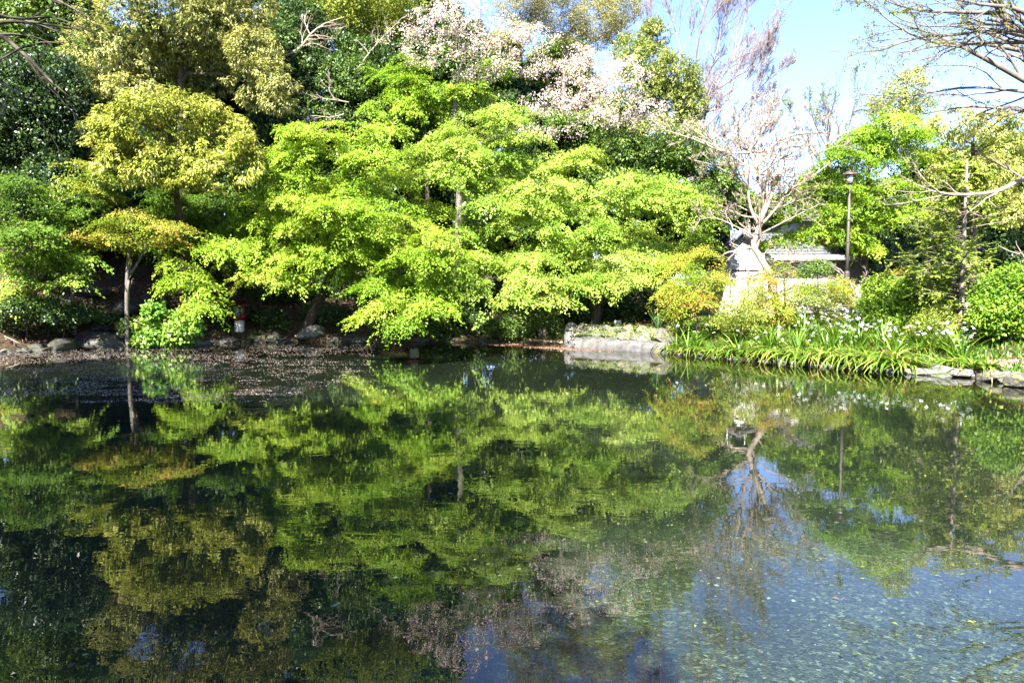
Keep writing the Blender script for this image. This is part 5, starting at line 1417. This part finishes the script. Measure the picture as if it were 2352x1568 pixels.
def far_house(name, label, dx0, dx1, Yh, dye, dyr, wall, roof):
    x0, x1 = (dx0 - CX) / FD * Yh, (dx1 - CX) / FD * Yh
    ze, zr = at(CX, dye, Yh)[2], at(CX, dyr, Yh)[2]
    b = np.array([(x0 + x1) / 2, Yh, gz((x0 + x1) / 2, Yh) - .2])
    root = thing(name, label, "house", tuple(b))
    mb = MB(); mb.box(((x0 + x1) / 2, Yh + 3, ze / 2), (x1 - x0, 6, ze)); put(mb.build("wall", M[wall]), root, b)
    mb = MB()
    for s in (0, 1):
        ya, yb = (Yh - .5, Yh + 3) if s == 0 else (Yh + 6.5, Yh + 3)
        for i in range(6):
            f0, f1 = i / 6, (i + 1) / 6 + .02
            y0_, y1_ = ya + (yb - ya) * f0, ya + (yb - ya) * f1
            z0_, z1_ = ze + (zr - ze) * f0, ze + (zr - ze) * f1
            mb.prism([(x0 - .4, y0_, z0_ + .02), (x0 - .4, y1_, z1_), (x0 - .4, y1_, z1_ + .06), (x0 - .4, y0_, z0_ + .09)], (x1 - x0 + .8, 0, 0))
    put(mb.build("roof", M[roof]), root, b)
    for k_ in range(3):
        xx = x0 + (x1 - x0) * (k_ + .5) / 3
        mb = MB(); mb.box((xx, Yh - .02, ze * .62), (.9, .05, 1.0)); w = mb.build("window", M['pane']); put(w, root, b)
        mb = MB()
        for u in (-.47, 0, .47): mb.box((xx + u, Yh - .05, ze * .62), (.06, .05, 1.06))
        for u in (-.53, .53): mb.box((xx, Yh - .052, ze * .62 + u), (1.0, .05, .06))
        mb.build("window_frame", M['trim'], w)


far_house("house", "distant house with a red roof glimpsed left of the lamp post", 1770, 1812, 55, 488, 478, 'plaster_blue', 'tile_red')
far_house("house", "pale blue grey house glimpsed through the conifer at the right", 2120, 2420, 33, 545, 500, 'plaster_blue', 'tile')

# ------------------------------------------------------------------ iris bed
def blade_set(nb, ln, wd, seed, droop=1.0, upright=.9):
    r_ = np.random.default_rng(seed)
    Vs, Q, tint, n0 = [], [], [], 0
    for b in range(nb):
        a = r_.uniform(0, 2 * math.pi)
        d = np.array([math.cos(a), math.sin(a), 0]); s = np.array([-math.sin(a), math.cos(a), 0])
        L = ln * r_.uniform(.65, 1.15); w = wd * r_.uniform(.8, 1.2)
        p = d * r_.uniform(0, .05); el = upright * r_.uniform(1.0, 1.5)
        k = 7
        pts = []
        for i in range(k):
            pts.append(p.copy())
            el -= droop * r_.uniform(.22, .42)
            p = p + (d * math.cos(el) + np.array([0, 0, 1]) * math.sin(el)) * L / (k - 1)
        tw = r_.normal(0, .2)
        for i, q_ in enumerate(pts):
            ww = w * (1 - (i / (k - 1)) ** 2.2) + .001
            off = s * math.cos(tw) + np.array([0, 0, 1]) * math.sin(tw)
            Vs += [q_ - off * ww / 2, q_ + off * ww / 2]
        t0 = np.clip(r_.normal(.45, .22), 0, 1)
        for i in range(k - 1):
            Q.append([n0 + 2 * i, n0 + 2 * i + 1, n0 + 2 * i + 3, n0 + 2 * i + 2]); tint.append(min(1, t0 + .06 * i))
        n0 += 2 * k
    return np.array(Vs), np.array(Q), np.array(tint)


def flower_mesh(seed, s=.055):
    r_ = np.random.default_rng(seed)
    P, T, N = [], [], []
    for i in range(6):
        a = i * math.pi / 3 + r_.normal(0, .1)
        P.append((0, 0, 0)); T.append((math.cos(a), math.sin(a), .35 if i % 2 else -.1)); N.append((-.2 * math.cos(a), -.2 * math.sin(a), 1))
    V, q = leaf_quads(np.array(P, float), norm(np.array(T)), norm(np.array(N)), np.full(6, s), np.full(6, s * .75))
    return V, q


iris_leaf_me, grass_me = [], []
for i in range(5):
    V, Q, t = blade_set(26, .80, .042, 100 + i)
    o = mesh_np("leaves", V, Q, None, [M['iris_leaf']], attr=t, smooth=True)
    iris_leaf_me.append(o.data); bpy.data.objects.remove(o)
iris_up_me = []
for i in range(4):
    V, Q, t = blade_set(20, .78, .036, 300 + i, .5, 1.12)
    o = mesh_np("leaves", V, Q, None, [M['iris_leaf']], attr=t * .85, smooth=True)
    iris_up_me.append(o.data); bpy.data.objects.remove(o)
V, q = flower_mesh(3)
o = mesh_np("flower", V, q, None, [M['petal']], attr=np.full(6, .5)); flower_me = o.data; bpy.data.objects.remove(o)


def iris(x, y, s, nf, label, group="iris clumps along the right bank"):
    o = thing("iris_clump", label, "iris", (x, y, gz(x, y) - .02), random.uniform(0, 6.28), group)
    o.scale = (s, s, s)
    link("leaves", random.choice(iris_up_me if (group.startswith("flowering") and random.random() < .65) or random.random() < .15 else iris_leaf_me), o)
    for _ in range(nf):
        f = link("flower", flower_me, o)
        a, r__ = random.uniform(0, 6.28), random.uniform(.05, .42)
        f.location = (r__ * math.cos(a), r__ * math.sin(a), random.uniform(.45, .74))
        f.rotation_euler = (random.uniform(-.5, .9), random.uniform(-.4, .4), random.uniform(0, 6.28))
        k = random.uniform(.8, 1.15); f.scale = (k, k, k)
    return o


def shore_pt(dx):
    j = max(k for k in range(len(shore_d) - 1) if shore_d[k][0] <= dx)
    f = (dx - shore_d[j][0]) / (shore_d[j + 1][0] - shore_d[j][0])
    return sd_pts[j] * (1 - f) + sd_pts[j + 1] * f


for i in range(46):
    dx = 1535 + i * 12.6 + random.uniform(-5, 5)
    p = shore_pt(dx)
    iris(p[0] + random.uniform(-.05, .05), p[1] + random.uniform(.10, .35), random.uniform(.7, 1.5), random.choice([0, 0, 0, 0, 1]), "arching green iris clump hanging over the right bank's edge", "iris clumps along the bank edge")
for i in range(135):
    dx = random.uniform(1535, 2340) if i < 75 else random.choice([random.uniform(1880, 2120), random.uniform(2180, 2310)])
    p = shore_pt(dx)
    d = random.uniform(.5, 3.6) if i < 75 else random.uniform(1.6, 3.8)
    iris(p[0] + d * .25, p[1] + d, random.uniform(.65, 1.25), (random.choice([0, 0, 1, 2]) if i < 75 else random.choice([2, 3, 4, 5])), "white flowered iris clump in the bed on the right bank", "flowering iris clumps in the bank bed")
# tall grass tufts on the wall
def tuft(dx, dy, Y, s, nb, label, seed, up=1.15):
    V, Q, t = blade_set(nb, 1.0, .022, seed, .35, up)
    o = mesh_np("grass_tuft", V, Q, None, [M['grass']], attr=t, smooth=True)
    p = at(dx, dy, Y); o.location = tuple(p); o.scale = (s, s, s)
    tag(o, label, "grass tuft")
tuft(1512, 760, 23.9, .85, 34, "tall blue green grass tuft at the right end of the stone wall", 4)
tuft(1384, 762, 24.9, .45, 16, "small grass tuft growing on the rocks in the middle of the stone wall", 9)
shrub("low_shrub", "tiny yellow leaved seedling on the stone wall rocks", 1428, 25.0, [(1428, 752, 18, 7), (1415, 757, 12, 6)], 'blob', 'acer_mix', .05, .5, (.45, .2, .2), (.01, .005))
# fern right of the lamp
root_p = gp(1975, 21.6)
Vs, Q, tt, n0 = [], [], [], 0
Wf = MB()
for k_ in range(9):
    a = k_ * .7 + .2
    d = np.array([math.cos(a), math.sin(a), 0]); s = np.array([-math.sin(a), math.cos(a), 0])
    p_ = np.zeros(3); el = 1.1
    for i in range(16):
        el -= .085
        p_ = p_ + (d * math.cos(el) + np.array([0, 0, 1.]) * math.sin(el)) * .05
        ln = .17 * math.sin(math.pi * (i + 1.5) / 18)
        for sg in (-1, 1):
            V, q = leaf_quads(p_[None], (s * sg + d * .35)[None], np.array([[0, 0, 1.]]), np.array([ln]), np.array([.045]))
            Vs.append(V); Q.append(q + n0); n0 += 4; tt.append(random.random())
o = mesh_np("fern", np.concatenate(Vs), np.concatenate(Q), None, [M['fern']], attr=tt); o.location = tuple(root_p + np.array([0, 0, .25]))
tag(o, "pale arching fern at the foot of the rounded shrub by the lamp post", "fern")
# phlox cushion
p = on_plane(2335, 868)
n = 5200
C = in_ball(n, .5); C[:, 2] = np.abs(C[:, 2])
P = C * np.array([.75, .42, .26]) + np.array([p[0] + .1, p[1] + .25, .12])
V, q = leaf_quads(P, norm(rng.normal(size=(n, 3))), norm(C + np.array([0, 0, .5]) + rng.normal(0, .3, (n, 3))), .035 * rng.uniform(.7, 1.3, n), .03 * rng.uniform(.7, 1.3, n))
o = mesh_np("phlox_cushion", V, q, None, [M['phlox']], attr=rng.uniform(0, 1, n)); tag(o, "pink flowering phlox cushion on the rocks at the right edge", "flowers")

# ------------------------------------------------------------------ ground cover, litter, petals, bed debris (uncountable)
def on_land(n, x0, x1, y0, y1, dmin, dmax):
    x = rng.uniform(x0, x1, n); y = rng.uniform(y0, y1, n); d = pond_dist(x, y)
    k = (d > dmin) & (d < dmax)
    x, y, d = x[k], y[k], d[k]
    return np.stack([x, y, ground_z(x, y, d)], 1)


P = on_land(40000, 5.5, 17, 14, 27, .3, 6)
n = len(P)
T = norm(rng.normal(0, .5, (n, 3)) + np.array([0, 0, 1.0])); N = norm(rng.normal(0, 1, (n, 3)) + np.array([0, -.5, .3]))
V, q = leaf_quads(P, T, N, .16 * rng.uniform(.5, 1.3, n), .03 * rng.uniform(.6, 1.4, n))
o = mesh_np("ground_cover", V, q, None, [M['iris_leaf']], attr=np.clip(rng.normal(.4, .25, n), 0, 1)); tag(o, "low green ground cover on the right bank", "ground cover", kind="stuff")
P = on_land(30000, -18, 6, 21, 34, .3, 7)
P[:, 2] += rng.uniform(.01, .05, len(P))
scatter_flat("leaf_litter", P, .085, M['litter'], "brown fallen leaves on the shaded slope", "leaf litter", .45)
P = on_land(9000, -18, 3, 21, 32, .1, 3.2)
keep = np.array([mnoise.noise(Vector((p[0] * .9, p[1] * .9, 3))) > .0 for p in P])
P = P[keep]; n = len(P); P[:, 2] += rng.uniform(.02, .16, n)
V, q = leaf_quads(P, norm(rng.normal(size=(n, 3))), norm(rng.normal(0, .5, (n, 3)) + np.array([0, -.4, 1])), .09 * rng.uniform(.6, 1.3, n), .06 * rng.uniform(.6, 1.3, n))
o = mesh_np("ivy_cover", V, q, None, [M['dark']], attr=rng.uniform(.2, 1, n)); tag(o, "dark ivy leaves creeping over the shaded shore", "ivy", kind="stuff")

P = []
for _ in range(2400):
    s_w = random.random(); d_w = random.uniform(.1, 1.1)
    q_ = w0 + (w1 - w0) * s_w + wn_ * d_w
    if mnoise.noise(Vector((q_[0] * 2.4, q_[1] * 2.4, 4))) > .02 - .12 * s_w:
        P.append((q_[0], q_[1], .30 + .28 * d_w + random.uniform(0, .2)))
P = np.array(P); n = len(P)
V, q = leaf_quads(P, norm(rng.normal(0, .6, (n, 3)) + np.array([0, -.3, .6])), norm(rng.normal(0, .5, (n, 3)) + np.array([0, -.5, .8])), .07 * rng.uniform(.5, 1.4, n), .022 * rng.uniform(.6, 1.4, n))
o = mesh_np("wall_weeds", V, q, None, [M['iris_leaf']], attr=np.clip(rng.normal(.6, .25, n), 0, 1)); tag(o, "low weeds and moss growing between the rocks of the stone wall", "weeds", kind="stuff")
pt = []
for _ in range(36000):
    dx, dy = random.uniform(-20, 860), random.uniform(788, 925)
    p = on_plane(dx, dy)
    w = 1.25 - (dy - 795) / 105 - max(0, (dx - 430) / 430) * .9
    n1_ = mnoise.noise(Vector((p[0] * .5, p[1] * .9, 1.2))); n2_ = mnoise.noise(Vector((p[0] * 1.6, p[1] * 3.4, 7))); n3_ = mnoise.noise(Vector((p[0] * 4.5, p[1] * 7, 2)))
    w = .65 * w + 1.0 * n1_ + 1.1 * n2_ + .7 * n3_ + .08
    if random.random() < w * 1.1:
        pt.append((p[0], p[1], .004))
P = np.array(pt); P = P[pond_dist(P[:, 0], P[:, 1]) < .1]
scatter_flat("floating_petals", P, .027, M['float'], "fallen petals and leaves floating along the left shore", "petals", .06, .75)
pt = []
for _ in range(5200):
    dx = random.uniform(1090, 1420); dy = 786 + (dx - 1195) * .06 + random.uniform(-1, 11)
    p = on_plane(dx, max(dy, 784))
    if random.random() < .9 - abs(dx - 1240) / 200: pt.append((p[0], p[1], .005))
P = np.array(pt)
scatter_flat("floating_petals", P, .05, M['float_red'], "rusty pink petals drifted against the wooden plank", "petals", .06, .75)
P = np.stack([rng.uniform(-4, 7, 420), rng.uniform(4, 20, 420), np.full(420, .004)], 1)
scatter_flat("floating_leaves", P, .03, M['lime'], "few tiny leaves floating on the open water", "leaves", .05, .6)
# pale pebbles and sunk leaves on the bed near the camera
def bed_z(x, y): return -.42 + .06 * np.sin(x * .9 + y * .4) * np.sin(y * .7) + .03 * np.sin(x * 2.3 - y * 1.9)
n = 2600
x = rng.uniform(-3.5, 7, n); y = 2.6 + rng.gamma(1.6, 2.2, n)
V, q_, n0 = [], [], 0
tmpl = norm(np.array([[1, 0, 0], [0, 1, 0], [-1, 0, 0], [0, -1, 0], [.6, .6, .5], [-.6, .6, .5], [-.6, -.6, .5], [.6, -.6, .5], [0, 0, .75]], float)) * np.array([1, 1, .5])
quads, tris = [], []
for i in range(n):
    s = .007 + .017 * rng.random() ** 4
    a = rng.uniform(0, 6.28); ca, sa = math.cos(a), math.sin(a)
    T = tmpl * np.array([s * rng.uniform(.8, 1.5), s, s]); T = T @ np.array([[ca, sa, 0], [-sa, ca, 0], [0, 0, 1]])
    V.append(T + np.array([x[i], y[i], bed_z(x[i], y[i])]))
    o_i = i * 9
    tris += [[o_i + a_, o_i + b_, o_i + c_2] for a_, b_, c_2 in [(0, 1, 4), (1, 2, 5), (2, 3, 6), (3, 0, 7), (4, 1, 5), (5, 2, 6), (6, 3, 7), (7, 0, 4), (4, 5, 8), (5, 6, 8), (6, 7, 8), (7, 4, 8)]]
M['pebble'] = leaf_mat("pale pebble", [(0, (.05, .05, .035)), (.6, (.12, .12, .09)), (.9, (.26, .27, .22)), (1, (.50, .52, .44))], .0, .8, .2)
o = mesh_np("pebbles", np.concatenate(V), None, np.array(tris), [M['pebble']], attr=np.repeat(rng.uniform(0, 1, n) ** 1.5, 12), smooth=True)
tag(o, "pale pebbles scattered on the clear pond bed", "pebbles", kind="stuff")
n = 130
x = rng.uniform(-3, 7, n); y = 2.8 + rng.gamma(1.6, 2.0, n)
P = np.stack([x, y, bed_z(x, y) + .015], 1)
M['sunk'] = leaf_mat("sunken leaf", [(0, (.09, .10, .02)), (.5, (.26, .25, .05)), (.8, (.30, .34, .20)), (1, (.40, .15, .045))], .1, .7, .2)
scatter_flat("sunken_leaves", P, .045, M['sunk'], "yellow and orange leaves lying on the clear pond bed", "leaves", .15, .6)
